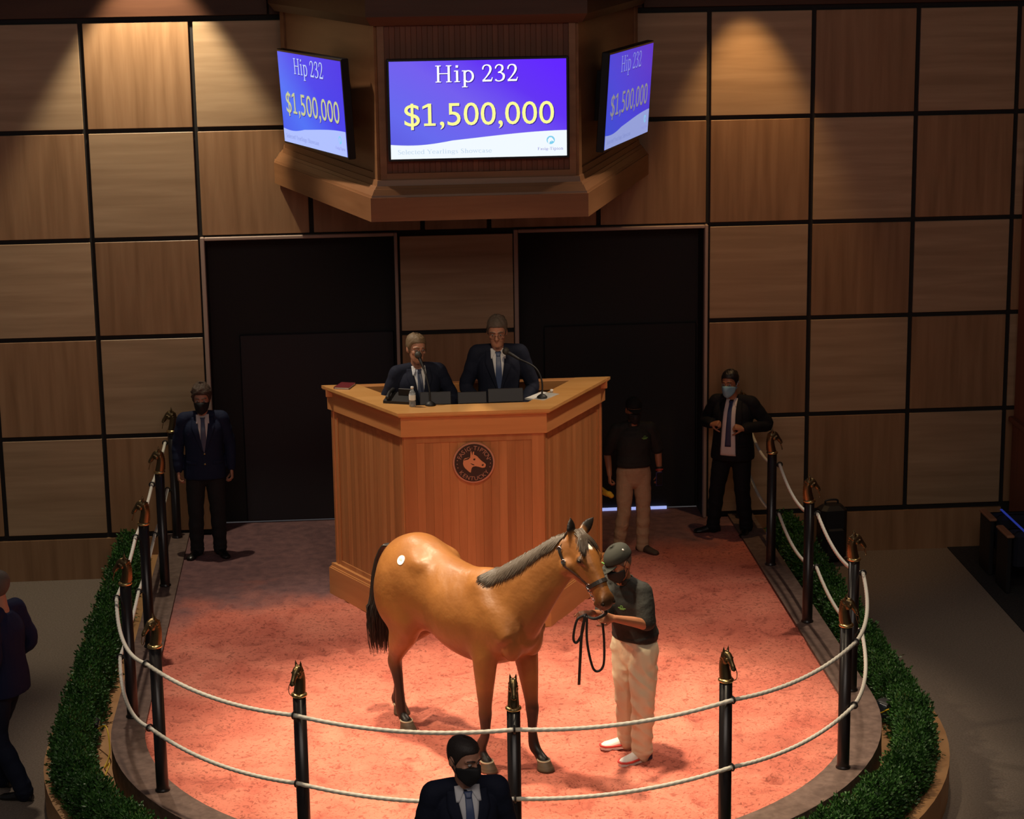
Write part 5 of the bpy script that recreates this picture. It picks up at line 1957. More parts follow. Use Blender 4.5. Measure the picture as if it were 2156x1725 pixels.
# auctioneers
build_person('fair-haired man in dark suit speaking into the microphone at the auction stand', (0.605, 20.17, 0.90), R(8), 1.78,
             dict(pelvis=(0, 0.04, 0.97), chest=(0, -0.02, 1.30), neck=(-0.005, -0.03, 1.46), head=(-0.02, -0.075, 1.635), shL=(0.195, -0.01, 1.40), shR=(-0.195, -0.01, 1.40), elL=(0.33, 0.0, 1.13), elR=(-0.30, 0.0, 1.13),
                  wrL=(0.24, -0.24, 1.05), wrR=(-0.17, -0.28, 1.05), handL=(-0.35, -0.9, -0.1), handR=(0.3, -0.9, -0.1), palmL=(0, 0, -1), palmR=(0, 0, -1), thumbL=1, thumbR=-1),
             (12, 4, 4), SKIN, 'jacket', NAVY, CHARC, SHOE, SHIRT, TIEG, HAIRS, 'side', None, None, True, 1.12, 0.02, 0, curl=(0.3, 0.3))
build_person('taller dark-haired man in glasses and dark suit at the auction stand', (1.375, 20.20, 0.90), R(-2), 1.91,
             dict(chest=(0, -0.01, 1.32), neck=(-0.005, 0.0, 1.485), head=(-0.01, -0.035, 1.645), elL=(0.30, 0.02, 1.14), elR=(-0.29, 0.02, 1.14), wrL=(0.20, -0.22, 1.01), wrR=(-0.16, -0.24, 1.02),
                  handL=(-0.2, -0.9, -0.2), handR=(0.2, -0.9, -0.2), palmL=(-0.4, 0, -1), palmR=(0.4, 0, -1), thumbL=1, thumbR=-1),
             (-4, 14, 0), SKIN, 'jacket', NAVY, CHARC, SHOE, SHIRT, TIEB, HAIRG, 'full', None, None, True, 1.02, curl=(0.5, 0.5))

# man in the foreground, cut off by the lower frame edge
build_person('man in dark suit and black mask cut off by the lower frame edge', (0.60, 12.36, -0.10), R(8), 1.85,
             dict(head=(-0.018, -0.03, 1.665)), (34, 12, 4), SKIN, 'jacket', NAVY, CHARC, SHOE, SHIRT, TIEB, HAIRD, 'short', MASKB, None, False, 0.99, vneck=(1.30, 1.15))
# man walking out at the left edge
build_person('man in navy suit walking off at the left edge of the hall', (-2.90, 17.02, -0.45), R(-112), 1.90,
             dict(anL=(0.10, 0.16, 0.09), knL=(0.11, -0.03, 0.50), anR=(-0.10, -0.14, 0.09), knR=(-0.11, -0.16, 0.50), elL=(0.27, 0.08, 1.17), wrL=(0.25, -0.12, 0.98), elR=(-0.27, 0.08, 1.17), wrR=(-0.25, -0.12, 0.98), toeL=(0.1, -1), toeR=(-0.1, -1)),
             (0, 6, 0), SKIN, 'jacket', NAVYL, NAVY, SHOE, SHIRT, TIEN, HAIRG, 'short', MASKW, None, False, 1.08, 0.01)

# handler --------------------------------------------------------------------------
HA = R(-48)
HL = np.array((2.085, 16.21, 0.0))


def hloc(p, k=1.0):
    d = np.array(p, float) - HL
    c, s = math.cos(-HA), math.sin(-HA)
    return (d[0] * c - d[1] * s, d[0] * s + d[1] * c, d[2])


hk = 1.80 / 1.78
W = dict(pelvis=(2.150, 16.215, 0.93), waist=(2.135, 16.205, 1.09), chest=(2.085, 16.17, 1.29), neck=(2.055, 16.14, 1.475), head=(2.015, 16.06, 1.648),
         shL=(2.185, 16.03, 1.415), elL=(2.205, 15.95, 1.175), wrL=(1.915, 15.71, 1.315), shR=(1.955, 16.30, 1.41), elR=(1.885, 16.08, 1.21), wrR=(1.755, 15.79, 1.335),
         hipL=(2.205, 16.14, 0.90), knL=(2.190, 16.05, 0.49), anL=(2.185, 16.075, 0.09), hipR=(2.08, 16.28, 0.90), knR=(2.09, 16.29, 0.49), anR=(2.105, 16.36, 0.09))
pose = {q: tuple(np.array(hloc(v)) / hk) for q, v in W.items()}


def hdir(v):
    c, s = math.cos(-HA), math.sin(-HA)
    return (v[0] * c - v[1] * s, v[0] * s + v[1] * c, v[2])


pose.update(toeL=hdir((-0.85, -0.5, 0))[:2], toeR=hdir((-1, -0.12, 0))[:2], handL=hdir((-0.75, -0.55, 0.25)), palmL=hdir((-0.2, 0.75, -0.2)), handR=hdir((-0.9, -0.4, 0.05)), palmR=hdir((-0.3, 0.3, -0.9)), thumbL=1, thumbR=-1, legw=1.10, folds=0.012)
handler, HJ, _, HHM, HHC = build_person('handler in charcoal cap, dark polo and pale khaki trousers holding the horse', tuple(HL), HA, 1.80, pose,
             (-22, 34, 0), SKINT, 'polo', POLOG, KHAKI, None, None, None, HAIRG, 'undercap', MASKB, CAPM, False, 1.04, 0.0, curl=(1.15, 1.2), logo=(0.085, 1.285, (0, 1, 0)))
# trainers: upper, sole and trim
for s in 'LR':
    an = HJ['an' + s]
    t = np.array((*(pose['toe' + s]), 0.0))
    t /= np.linalg.norm(t)
    up_ = fuse('trainer', [shoe_piece(an, t[:2], 1.0)], 0.005, 2, 0.4, handler, WHITEP)
    up_.location = (0, 0, 0.012)
    sd = np.array((-t[1], t[0], 0))
    q = MB()
    out = [(-0.085, 0.0), (-0.075, 0.032), (-0.02, 0.040), (0.06, 0.043), (0.14, 0.053), (0.19, 0.046), (0.222, 0.018), (0.222, -0.018), (0.19, -0.046), (0.14, -0.053), (0.06, -0.043), (-0.02, -0.040), (-0.075, -0.032)]
    poly = [(an[0] + t[0] * a + sd[0] * b_, an[1] + t[1] * a + sd[1] * b_) for a, b_ in out]
    q.prism(poly, 0.0, 0.022)
    q.build('sole', WHITEP, up_).location = (0, 0, -0.012)
    q = MB()
    poly = [(an[0] + t[0] * a + sd[0] * b_ * 1.04, an[1] + t[1] * a + sd[1] * b_ * 1.04) for a, b_ in out if a < 0.0]
    poly = [(an[0] + t[0] * a + sd[0] * b_, an[1] + t[1] * a + sd[1] * b_) for a, b_ in ((0.03, 0.046), (-0.02, 0.044), (-0.078, 0.035), (-0.09, 0), (-0.078, -0.035), (-0.02, -0.044), (0.03, -0.046))]
    q.prism(poly, 0.004, 0.045)
    q.build('heel_cushion', BLUEP, up_).location = (0, 0, -0.012)
    bv = bvh_of(up_)
    V, F = tube([np.array((an[0], an[1], 0.020)) + t * a + sd * b_ * 1.02 for a, b_ in out[3:11]], 0.009, 8)
    MB().add(V, F).build('toe_trim', REDP, up_, True)
# belt
MB().add(*tube([HJ['pelvis'] + np.array((0, 0, 0.055)), HJ['pelvis'] + np.array((0, 0, 0.085))], [(0.170, 0.128)] * 2, 24, ref=(1, 0, 0))).build('belt', BOOT, handler, True)
# cap patch and clip
V, F = xform(ellipsoid((0.0, -0.108, 0.088), (0.022, 0.006, 0.012)), HHM, HHC)
MB().add(V, F).build('cap_patch', GREENLOGO, handler, True)
V, F = xform(ellipsoid((0.066, 0.052, 0.10), (0.008, 0.007, 0.011)), HHM, HHC)
MB().add(V, F).build('cap_clip', WHITEP, handler, True)

# ------------------------------------------------------------------ horse
HO = np.array((0.74, 16.5575, 0.0))
HF = np.array((0.596, -0.803, 0.0))
HN = np.array((0.803, 0.596, 0.0))
HRZ = math.atan2(HF[1], HF[0])       # local +X is the horse's front, +Y its left


def station(f, top, bot, w, pin=0.25, lat_=0.0, wb=1.0, n=28):
    """one body ring: top and bottom heights, half width, how much the back narrows"""
    zc, h = (top + bot) / 2, (top - bot) / 2
    out = []
    for j in range(n):
        a = 2 * math.pi * j / n
        c, s = math.cos(a), math.sin(a)
        y = w * math.copysign(abs(c) ** 0.9, c)
        y *= (1 - pin * max(0, s) ** 1.5) * (1 - (1 - wb) * max(0, -s) ** 1.5)
        out.append((f, lat_ + y, zc + h * math.copysign(abs(s) ** 0.92, s)))
    return out


def loft(rings):
    n = len(rings[0])
    V = np.vstack([np.array(r) for r in rings])
    F = [(i * n + j, i * n + (j + 1) % n, (i + 1) * n + (j + 1) % n, (i + 1) * n + j) for i in range(len(rings) - 1) for j in range(n)]
    F += [tuple(range(n - 1, -1, -1)), tuple(range((len(rings) - 1) * n, len(rings) * n))]
    return V, F


ST = np.array([  # f, top, bottom, half width, pin
    (-0.850, 1.38, 1.12, 0.080, 0.2), (-0.810, 1.490, 1.03, 0.165, 0.2), (-0.700, 1.600, 0.98, 0.240, 0.22), (-0.560, 1.668, 0.95, 0.285, 0.24), (-0.420, 1.700, 0.93, 0.302, 0.26), (-0.280, 1.682, 0.925, 0.285, 0.27),
    (-0.120, 1.615, 0.900, 0.248, 0.28), (0.060, 1.570, 0.850, 0.286, 0.32), (0.230, 1.565, 0.820, 0.288, 0.38), (0.380, 1.600, 0.815, 0.272, 0.50), (0.500, 1.622, 0.830, 0.262, 0.52), (0.620, 1.590, 0.865, 0.250, 0.44),
    (0.740, 1.510, 0.920, 0.235, 0.32), (0.850, 1.430, 0.990, 0.195, 0.22), (0.920, 1.340, 1.070, 0.110, 0.2)])
S2 = smooth_path(ST, 44)
pieces = [loft([station(*r) for r in S2])]
# neck -------------------------------------------------------------
POLL = np.array((1.232, 0.222, 1.948))
NOSE = np.array((1.535, 0.240, 1.530))
HK = 0.93
neck_c = smooth_path([(0.60, 0.0, 1.24), (0.78, 0.02, 1.43), (0.96, 0.085, 1.64), (1.11, 0.155, 1.80), (1.212, 0.215, 1.875)], 16)
neck_r = smooth_path([(0.195, 0.340), (0.155, 0.290), (0.118, 0.222), (0.094, 0.172), (0.084, 0.142)], 16)
pieces.append(tube(neck_c, [tuple(r) for r in neck_r], 20, ref=(-0.12, 1, 0)))
# head --------------------------------------------------------------
d = NOSE - POLL
HLEN = np.linalg.norm(d)
d /= HLEN
fwd_h = np.array((d[0], d[1], 0))
lat_h = np.cross((0, 0, 1), fwd_h)
lat_h /= np.linalg.norm(lat_h)
roll_h = R(0)
nf = np.cross(lat_h, d)
if nf @ np.array((1, 0, 0.3)) < 0:
    nf = -nf           # points out of the forehead
HMAT = np.stack([d, lat_h, nf], 1)      # local head axes: along, left, front


def hp_(t, l, n):
    return POLL + HMAT @ np.array((t * (HK if t > 0 else 1), l, n))


def head_ring(t, front, back, w, wb, n=22):
    out = []
    c0 = (front + back) / 2
    h = (front - back) / 2
    for j in range(n):
        a = 2 * math.pi * j / n
        c, s = math.cos(a), math.sin(a)
        y = math.copysign(abs(c) ** 0.85, c) * (w if s > 0 else w * (1 + (wb / w - 1) * (-s)))
        out.append(hp_(t, y, c0 + h * math.copysign(abs(s) ** 0.85, s)))
    return out


HS = np.array([  # along, front, back, half width front, half width at jaw
    (-0.075, 0.020, -0.110, 0.045, 0.045), (-0.03, 0.055, -0.165, 0.072, 0.065), (0.05, 0.078, -0.205, 0.088, 0.072), (0.13, 0.086, -0.222, 0.098, 0.078), (0.20, 0.084, -0.222, 0.098, 0.074),
    (0.27, 0.076, -0.195, 0.082, 0.060), (0.34, 0.066, -0.150, 0.066, 0.048), (0.42, 0.054, -0.112, 0.056, 0.042), (0.49, 0.044, -0.100, 0.056, 0.044), (0.545, 0.030, -0.100, 0.060, 0.046), (0.585, 0.006, -0.090, 0.050, 0.042), (0.605, -0.022, -0.072, 0.030, 0.026)])
HS2 = smooth_path(HS, 26)
pieces.append(loft([head_ring(*r) for r in HS2]))
for s in (-1, 1):
    pieces.append(ellipsoid(hp_(0.165, s * 0.090, 0.020), (0.034, 0.034, 0.030), None))            # orbit
    pieces.append(tube([hp_(0.125, s * 0.075, 0.052), hp_(0.17, s * 0.098, 0.044), hp_(0.215, s * 0.088, 0.034)], [0.014, 0.018, 0.012], 8))
    pieces.append(ellipsoid(hp_(0.14, s * 0.066, -0.140), (0.085, 0.085, 0.085)))                  # round of the jaw
    pieces.append(tube([hp_(0.22, s * 0.082, -0.01), hp_(0.32, s * 0.062, -0.015)], [0.016, 0.010], 8))   # facial crest
    pieces.append(tube([hp_(0.50, s * 0.048, 0.018), hp_(0.545, s * 0.060, 0.002), hp_(0.575, s * 0.048, -0.012)], [0.012, 0.017, 0.012], 8))   # nostril rim
pieces.append(tube([hp_(0.52, -0.03, -0.098), hp_(0.56, 0, -0.104), hp_(0.52, 0.03, -0.098)], 0.022, 8))    # lower lip / chin
# ears: upright leaf shapes
ear_pts = {}
for s, tip in ((-1, (-0.172, -0.045, 0.075)), (1, (-0.135, 0.235, 0.020))):
    b0 = hp_(-0.045, s * 0.052, 0.005)
    t1 = hp_(*tip)
    ear_pts[s] = (b0, t1)
    P = smooth_path([b0 - (t1 - b0) * 0.2, b0, lerp(b0, t1, 0.35), lerp(b0, t1, 0.7), t1], 12)
    rr = smooth_path([(0.024, 0.022), (0.036, 0.020), (0.050, 0.018), (0.038, 0.013), (0.007, 0.006)], 12)
    pieces.append(tube(P, [tuple(r) for r in rr], 12, ref=tuple(lat_h)))


def leg(pts, rad, refv=None):
    n = len(pts) * 6
    pieces.append(tube(smooth_path(pts, n), [tuple(r) for r in smooth_path(np.array([(r, r) if np.isscalar(r) else r for r in rad]), n)], 14, ref=(1, 0, 0)))


# fore legs: (along, across) radii
for s, fx, ly, top in ((-1, 0.567, -0.172, 0.575), (1, 0.850, 0.172, 0.66)):
    dx = fx - top
    leg([(top - 0.03, s * 0.150, 1.16), (top - 0.01, s * 0.165, 1.00), (top + dx * 0.1, s * 0.170, 0.86), (top + dx * 0.25, ly, 0.68), (top + dx * 0.36, ly, 0.53), (top + dx * 0.40, ly, 0.475), (top + dx * 0.41, ly, 0.41),
         (top + dx * 0.43 - 0.006, ly, 0.29), (fx - 0.095 if s > 0 else fx - 0.060, ly, 0.170), (fx - 0.045 if s > 0 else fx - 0.03, ly, 0.118), (fx + 0.012, ly, 0.068)],
        [(0.150, 0.085), (0.140, 0.088), (0.108, 0.082), (0.078, 0.066), (0.056, 0.052), (0.056, 0.054), (0.050, 0.044), (0.040, 0.034), (0.050, 0.042), (0.042, 0.038), (0.052, 0.048)])
# hind legs
for s, fx, ly, sw in ((-1, -0.543, -0.098, 0.0), (1, -0.870, 0.092, -0.27)):
    leg([(-0.45, s * 0.150, 1.28), (-0.42 + sw * 0.25, s * 0.165, 1.08), (-0.45 + sw * 0.45, s * 0.160, 0.92), (-0.545 + sw * 0.65, s * 0.140, 0.76), (-0.625 + sw * 0.85, s * 0.115, 0.63), (-0.655 + sw * 0.9, ly * 1.08, 0.555), (-0.635 + sw * 0.93, ly, 0.46),
         (-0.610 + sw * 0.95, ly, 0.32), (-0.600 + sw, ly, 0.180), (fx - 0.040, ly, 0.120), (fx + 0.012, ly, 0.068)],
        [(0.250, 0.135), (0.220, 0.130), (0.165, 0.105), (0.110, 0.075), (0.072, 0.052), (0.068, 0.052), (0.054, 0.044), (0.043, 0.036), (0.052, 0.043), (0.043, 0.038), (0.052, 0.048)])
    pieces.append(ellipsoid((-0.52, s * 0.195, 1.20), (0.24, 0.130, 0.31)))                 # quarter
    pieces.append(ellipsoid((-0.36, s * 0.195, 1.04), (0.13, 0.095, 0.19)))                 # stifle
    pieces.append(ellipsoid((-0.25, s * 0.178, 1.505), (0.14, 0.066, 0.085)))                # point of hip
    pieces.append(tube([(-0.685 + sw * 0.9, ly, 0.60), (-0.70 + sw * 0.9, ly, 0.565)], 0.030, 8))     # point of hock
for s in (-1, 1):
    pieces.append(tube(smooth_path([(0.46, s * 0.125, 1.48), (0.62, s * 0.155, 1.33), (0.80, s * 0.150, 1.17)], 8), [(0.10, 0.07)] * 3 + [(0.115, 0.085)] * 3 + [(0.10, 0.085)] * 2, 14, ref=(1, 0, 0.4)))   # shoulder blade
    pieces.append(ellipsoid((0.82, s * 0.100, 1.12), (0.095, 0.095, 0.17)))                # breast
    pieces.append(ellipsoid((0.50, s * 0.150, 1.08), (0.13, 0.095, 0.17)))                 # triceps
horse = fuse('horse', pieces, 0.0105, 9, 0.5)


def relax(o, wfun, iters):
    V = verts_of(o)
    E = np.empty(len(o.data.edges) * 2, np.int64)
    o.data.edges.foreach_get('vertices', E)
    E = E.reshape(-1, 2)
    w = wfun(V)[:, None]
    n = len(V)
    deg = np.bincount(E.ravel(), minlength=n)[:, None]
    for it in range(iters):
        S = np.stack([np.bincount(E[:, 0], V[E[:, 1], i], n) + np.bincount(E[:, 1], V[E[:, 0], i], n) for i in range(3)], 1) / deg
        f = 0.5
        V = V + w * f * (S - V)
    o.data.vertices.foreach_set('co', V.ravel())
    o.data.update()


relax(horse, lambda V: np.clip((V[:, 2] - 0.80) / 0.15, 0, 1) * np.clip((1.05 - V[:, 0] - np.clip(1.5 - V[:, 2], 0, 1)) / 0.12 + np.clip((1.45 - V[:, 2]) / 0.1, 0, 1), 0, 1), 100)
horse.location = HO
horse.rotation_euler = (0, 0, HRZ)
tag(horse, 'bright bay young horse with black legs and a white star standing in the sand ring', 'horse')
# coat: true colours of the animal (black points, dark muzzle, white star)
HV = verts_of(horse)
hl = (HV - POLL) @ HMAT
hl[:, 0] /= HK
ishead = (hl[:, 0] > -0.2) & (HV[:, 0] > 0.98) & (HV[:, 2] > 1.3)
nzv = np.array([mnoise.noise(Vector(tuple(v * 9))) for v in HV])
fore = HV[:, 0] > 0.3
low = HV[:, 2] + nzv * 0.05
blk = np.where(fore, np.clip((0.70 - low) / 0.26, 0, 1), np.clip((0.74 - low) / 0.26, 0, 1))
blk = np.maximum(blk, np.where(ishead, np.clip((hl[:, 0] + nzv * 0.03 - 0.43) / 0.12, 0, 1) * 0.85, 0))
for s in (-1, 1):
    b0, t1 = ear_pts[s]
    ax = (t1 - b0) / np.linalg.norm(t1 - b0)
    u = (HV - b0) @ ax / np.linalg.norm(t1 - b0)
    r = np.linalg.norm(HV - b0 - np.outer((HV - b0) @ ax, ax), axis=1)
    blk = np.maximum(blk, np.where((u > 0.0) & (r < 0.06) & ishead, np.clip((u - 0.05) / 0.3, 0, 1), 0))
    e_ = np.linalg.norm((hl - np.array((0.17, s * 0.115, 0.022))) / np.array((1.4, 1, 1)), axis=1)
    blk = np.maximum(blk, np.where(ishead, np.clip((0.045 - e_) / 0.02, 0, 1) * 0.8, 0))
star = np.sqrt(((hl[:, 0] - 0.095 + nzv * 0.006) / 0.026) ** 2 + ((hl[:, 1] - 0.0) / 0.020) ** 2)
wht = np.where(ishead & (hl[:, 2] > 0.03), np.clip((1.25 - star) / 0.3, 0, 1), 0)
for nm, arr in (('black_points', blk), ('white_star', wht)):
    at = horse.data.attributes.new(nm, 'FLOAT', 'POINT')
    at.data.foreach_set('value', arr.astype(np.float32))
COAT = bpy.data.materials.new('bay_coat')
COAT.use_nodes = True
nt = COAT.node_tree
b = nt.nodes['Principled BSDF']
b.inputs['Roughness'].default_value = 0.43
b.inputs['Specular IOR Level'].default_value = 0.5
tc = nt.nodes.new('ShaderNodeTexCoord')
n1 = nt.nodes.new('ShaderNodeTexNoise')
n1.inputs['Scale'].default_value = 3.5
n1.inputs['Detail'].default_value = 4
nt.links.new(tc.outputs['Object'], n1.inputs['Vector'])
cr = nt.nodes.new('ShaderNodeValToRGB')
cr.color_ramp.elements[0].position, cr.color_ramp.elements[0].color = 0.3, (0.195, 0.072, 0.016, 1)
cr.color_ramp.elements[1].position, cr.color_ramp.elements[1].color = 0.7, (0.28, 0.112, 0.026, 1)
nt.links.new(n1.outputs['Fac'], cr.inputs['Fac'])
src = cr.outputs['Color']
for nm, col in (('black_points', (0.008, 0.0055, 0.004, 1)), ('white_star', (0.80, 0.74, 0.66, 1))):
    a_ = nt.nodes.new('ShaderNodeAttribute')
    a_.attribute_name = nm
    mxn = nt.nodes.new('ShaderNodeMix')
    mxn.data_type = 'RGBA'
    nt.links.new(a_.outputs['Fac'], mxn.inputs['Factor'])
    nt.links.new(src, mxn.inputs['A'])
    mxn.inputs['B'].default_value = col
    src = mxn.outputs['Result']
nt.links.new(src, b.inputs['Base Color'])
n2 = nt.nodes.new('ShaderNodeTexNoise')
n2.inputs['Scale'].default_value = 7
n2.inputs['Detail'].default_value = 3
bp = nt.nodes.new('ShaderNodeBump')
bp.inputs['Strength'].default_value = 0.35
bp.inputs['Distance'].default_value = 0.03
nt.links.new(tc.outputs['Object'], n2.inputs['Vector'])
nt.links.new(n2.outputs['Fac'], bp.inputs['Height'])
nt.links.new(bp.outputs['Normal'], b.inputs['Normal'])
horse.data.materials.append(COAT)
HBV = bvh_of(horse)

HOOF = ramp_mat('hoof_horn', [(0.3, (0.060, 0.045, 0.028)), (0.7, (0.12, 0.092, 0.058))], (1, 1, 8), 5, 3, 0.5, 0.4, False)
CORO = mat('pale_coronet', (0.42, 0.34, 0.22), 0.7)
for fx, ly in ((0.567, -0.172), (0.850, 0.172), (-0.543, -0.098), (-0.870, 0.092)):
    rings = []
    for z, ra, rb, sh in ((0.002, 0.076, 0.066, 0.040), (0.02, 0.074, 0.064, 0.036), (0.05, 0.062, 0.056, 0.026), (0.078, 0.055, 0.051, 0.015), (0.088, 0.050, 0.046, 0.010)):
        rings.append([(fx + sh + ra * math.cos(2 * math.pi * j / 20) - (0.012 if math.cos(2 * math.pi * j / 20) < -0.6 else 0) * -1, ly + rb * math.sin(2 * math.pi * j / 20), z) for j in range(20)])
    ho = MB().add(*loft(rings)).build('hoof', HOOF, horse, True)
    g = MB().torus((fx + 0.014, ly, 0.083), (0.12, 0, 1), 0.049, 0.007, 20, 8)
    MB().add(g.V, g.F).build('coronet', CORO, ho, True)
EYEH = mat('horse_eye', (0.012, 0.007, 0.004), 0.08)
for s in (-1, 1):
    MB().add(*ellipsoid(hp_(0.172, s * 0.108, 0.020), (0.020, 0.020, 0.018))).build('eye', EYEH, horse, True)
    MB().add(*ellipsoid(hp_(0.562, s * 0.058, -0.008), (0.020, 0.014, 0.022))).build('nostril', EYEH, horse, True)

# mane, forelock and tail: many fine locks ------------------------------------------
MANE = mat('dark_mane_hair', (0.062, 0.046, 0.034), 0.45, 0, 0.5)
TAILM = mat('black_tail_hair', (0.014, 0.010, 0.008), 0.42, 0, 0.5)


def lock(q, pts, w0, n=7):
    P = smooth_path(pts, n)
    V, F = tube(P, [w0 * (1 - 0.85 * (i / (n - 1)) ** 1.5) for i in range(n)], 5, caps=False)
    q.add(V, F)


q = MB()
crest_l = []
for i in range(150):
    t = i / 149
    x = 0.50 + (POLL[0] - 0.085 - 0.50) * t
    y = np.interp(x, neck_c[:, 0], neck_c[:, 1]) if x > 0.6 else 0.0
    hit = HBV.ray_cast(Vector((x, y, 3)), Vector((0, 0, -1)))
    crest_l.append(np.array(hit[0]))
crest_l = np.array(crest_l)
for i in range(6, 150):
    for rep in range(4):
        c = crest_l[i] + np.array((RNG.normal(0, 0.006), RNG.normal(0, 0.006), 0.0))
        t = i / 149
        L = (0.115 + 0.055 * math.sin(t * math.pi)) * RNG.uniform(0.75, 1.15) * (0.35 + 0.65 * min(1, t * 5))
        pts = [c + np.array((0, 0.008, 0.006))]
        for u in (0.25, 0.6, 1.0):
            dz = -L * u
            yy = c[1] - 0.016 - 0.055 * u
            tgt = c + np.array((-0.045 * u - 0.03 * (1 - t) * u + RNG.normal(0, 0.006), 0, dz))
            h = HBV.ray_cast(Vector((tgt[0], -2.0, tgt[2])), Vector((0, 1, 0)))
            yv = h[0].y - 0.006 if h[0] is not None else yy
            yv = max(yv, c[1] - 0.16)
            pts.append(np.array((tgt[0], yv - RNG.uniform(0, 0.008), tgt[2])))
        lock(q, pts, 0.0065)
q.build('mane', MANE, horse, True)
q = MB()
for i in range(120):
    l0 = RNG.normal(-0.012, 0.018)
    b0 = hp_(-0.055 + RNG.uniform(-0.02, 0.02), l0, 0.055)
    sd = -1 if RNG.uniform() < 0.72 else 1
    fall = RNG.uniform(0.55, 1.0)
    m1 = hp_(0.0, l0 + sd * 0.012, 0.086)
    m2 = hp_(0.075 * fall, l0 + sd * 0.045, 0.086)
    m3 = hp_(0.165 * fall, l0 * 1.2 + sd * 0.068, 0.072 + RNG.normal(0, 0.004))
    lock(q, [b0, m1, m2, m3], 0.0065)
q.build('forelock', MANE, horse, True)
q = MB()
TB = np.array((-0.850, 0.0, 1.50))
for i in range(420):
    a = RNG.uniform(0, 2 * math.pi)
    rr = math.sqrt(RNG.uniform())
    L = RNG.uniform(0.70, 1.0)
    wid = 0.120
    s0 = np.array((0.022 * rr * math.cos(a), 0.025 * rr * math.sin(a), 0))
    dx, dy = rr * math.cos(a), rr * math.sin(a)
    pts = [TB + s0, TB + np.array((-0.060 + dx * 0.02, dy * 0.030, -0.05)), TB + np.array((-0.130 + dx * 0.035, dy * 0.045, -0.22)), TB + np.array((-0.150 + dx * 0.055, dy * 0.075, -0.50)),
           TB + np.array((-0.145 + dx * 0.060, dy * wid, -0.76 * L - 0.02)), TB + np.array((-0.130 + dx * 0.050, dy * wid * 0.85, -0.98 * L))]
    lock(q, pts, 0.0085, 10)
q.build('tail', TAILM, horse, True)

# hip sticker -----------------------------------------------------------------------
hit = HBV.ray_cast(Vector((-0.37, -2, 1.525)), Vector((0, 1, 0)))
hpnt, hn = np.array(hit[0]), np.array(hit[1])
stx = np.cross((0, 0, 1), hn)
stx /= np.linalg.norm(stx)
sty = np.cross(hn, stx)
n = 24
V = [hpnt + hn * 0.006]
ringv = []
for j in range(n):
    a = 2 * math.pi * j / n
    p = hpnt + (stx * math.cos(a) + sty * math.sin(a)) * 0.040
    h = HBV.ray_cast(Vector(tuple(p + hn * 0.2)), Vector(tuple(-hn)))
    ringv.append((np.array(h[0]) if h[0] is not None else p) + hn * 0.005)
V += ringv + [r - hn * 0.006 for r in ringv]
F = [(0, 1 + j, 1 + (j + 1) % n) for j in range(n)] + [(1 + j, 1 + n + j, 1 + n + (j + 1) % n, 1 + (j + 1) % n) for j in range(n)]
stk = MB().add(V, F).build('hip_sticker', mat('white_sticker', (0.85, 0.84, 0.80), 0.6), horse)
V, F = sans_mesh('232', 0.026)
GV = np.array([hpnt + hn * 0.0085 + stx * v[0] + sty * (v[1] - 0.004) for v in V])
MB().add(GV, F).build('number', mat('sticker_ink', (0.25, 0.24, 0.24), 0.7), stk)

# halter ------------------------------------------------------------------------------


def hring(t, off, n=36, a0=0, a1=360):
    """points around the head at distance t from the poll, lying on the hide"""
    out = []
    c = hp_(t, 0, -0.06)
    for j in range(n + (a1 - a0 < 360)):
        a = R(a0 + (a1 - a0) * j / n)
        dv = HMAT @ np.array((0, math.cos(a), math.sin(a)))
        h = HBV.ray_cast(Vector(tuple(c + dv * 0.4)), Vector(tuple(-dv)))
        out.append((np.array(h[0]) if h[0] is not None else c + dv * 0.08) + dv * off)
    return np.array(out)


def strap(P, w, th, closed=False, along=None):
    """flat strap following points P; along = direction of its width"""
    P = np.array(P)
    V, F = [], []
    m_ = len(P)
    cc = P.mean(0)
    for i in range(m_):
        a = along[i] if along is not None else d
        a = np.array(a) / np.linalg.norm(a)
        nxt, prv = P[(i + 1) % m_] if closed or i < m_ - 1 else P[i], P[i - 1] if closed or i > 0 else P[i]
        tt = (nxt - prv) / (np.linalg.norm(nxt - prv) + 1e-9)
        nn = np.cross(tt, a)
        nn /= np.linalg.norm(nn) + 1e-9
        if nn @ (P[i] - cc) < 0:
            nn = -nn
        V += [P[i] + a * w / 2, P[i] + a * w / 2 + nn * th, P[i] - a * w / 2 + nn * th, P[i] - a * w / 2]
    for i in range(m_ if closed else m_ - 1):
        k_, l_ = i * 4, ((i + 1) % m_) * 4
        for j in range(4):
            F.append((k_ + j, k_ + (j + 1) % 4, l_ + (j + 1) % 4, l_ + j))
    if not closed:
        F += [(3, 2, 1, 0), tuple((m_ - 1) * 4 + j for j in range(4))]
    return V, F


halter = empty('halter', tuple(HO), HRZ)
tag(halter, 'black leather halter with steel fittings on the bay horse', 'halter')
nb = hring(0.385, 0.004)
MB().add(*strap(nb, 0.030, 0.006, True)).build('noseband', LEATH, halter)


def on_head(t, s, nn):
    """point on the side of the head"""
    p = hp_(t, s * 0.35, nn)
    dv = HMAT @ np.array((0, -s, 0))
    h = HBV.ray_cast(Vector(tuple(p)), Vector(tuple(dv)))
    return (np.array(h[0]) if h[0] is not None else hp_(t, s * 0.07, nn)) - dv * 0.004


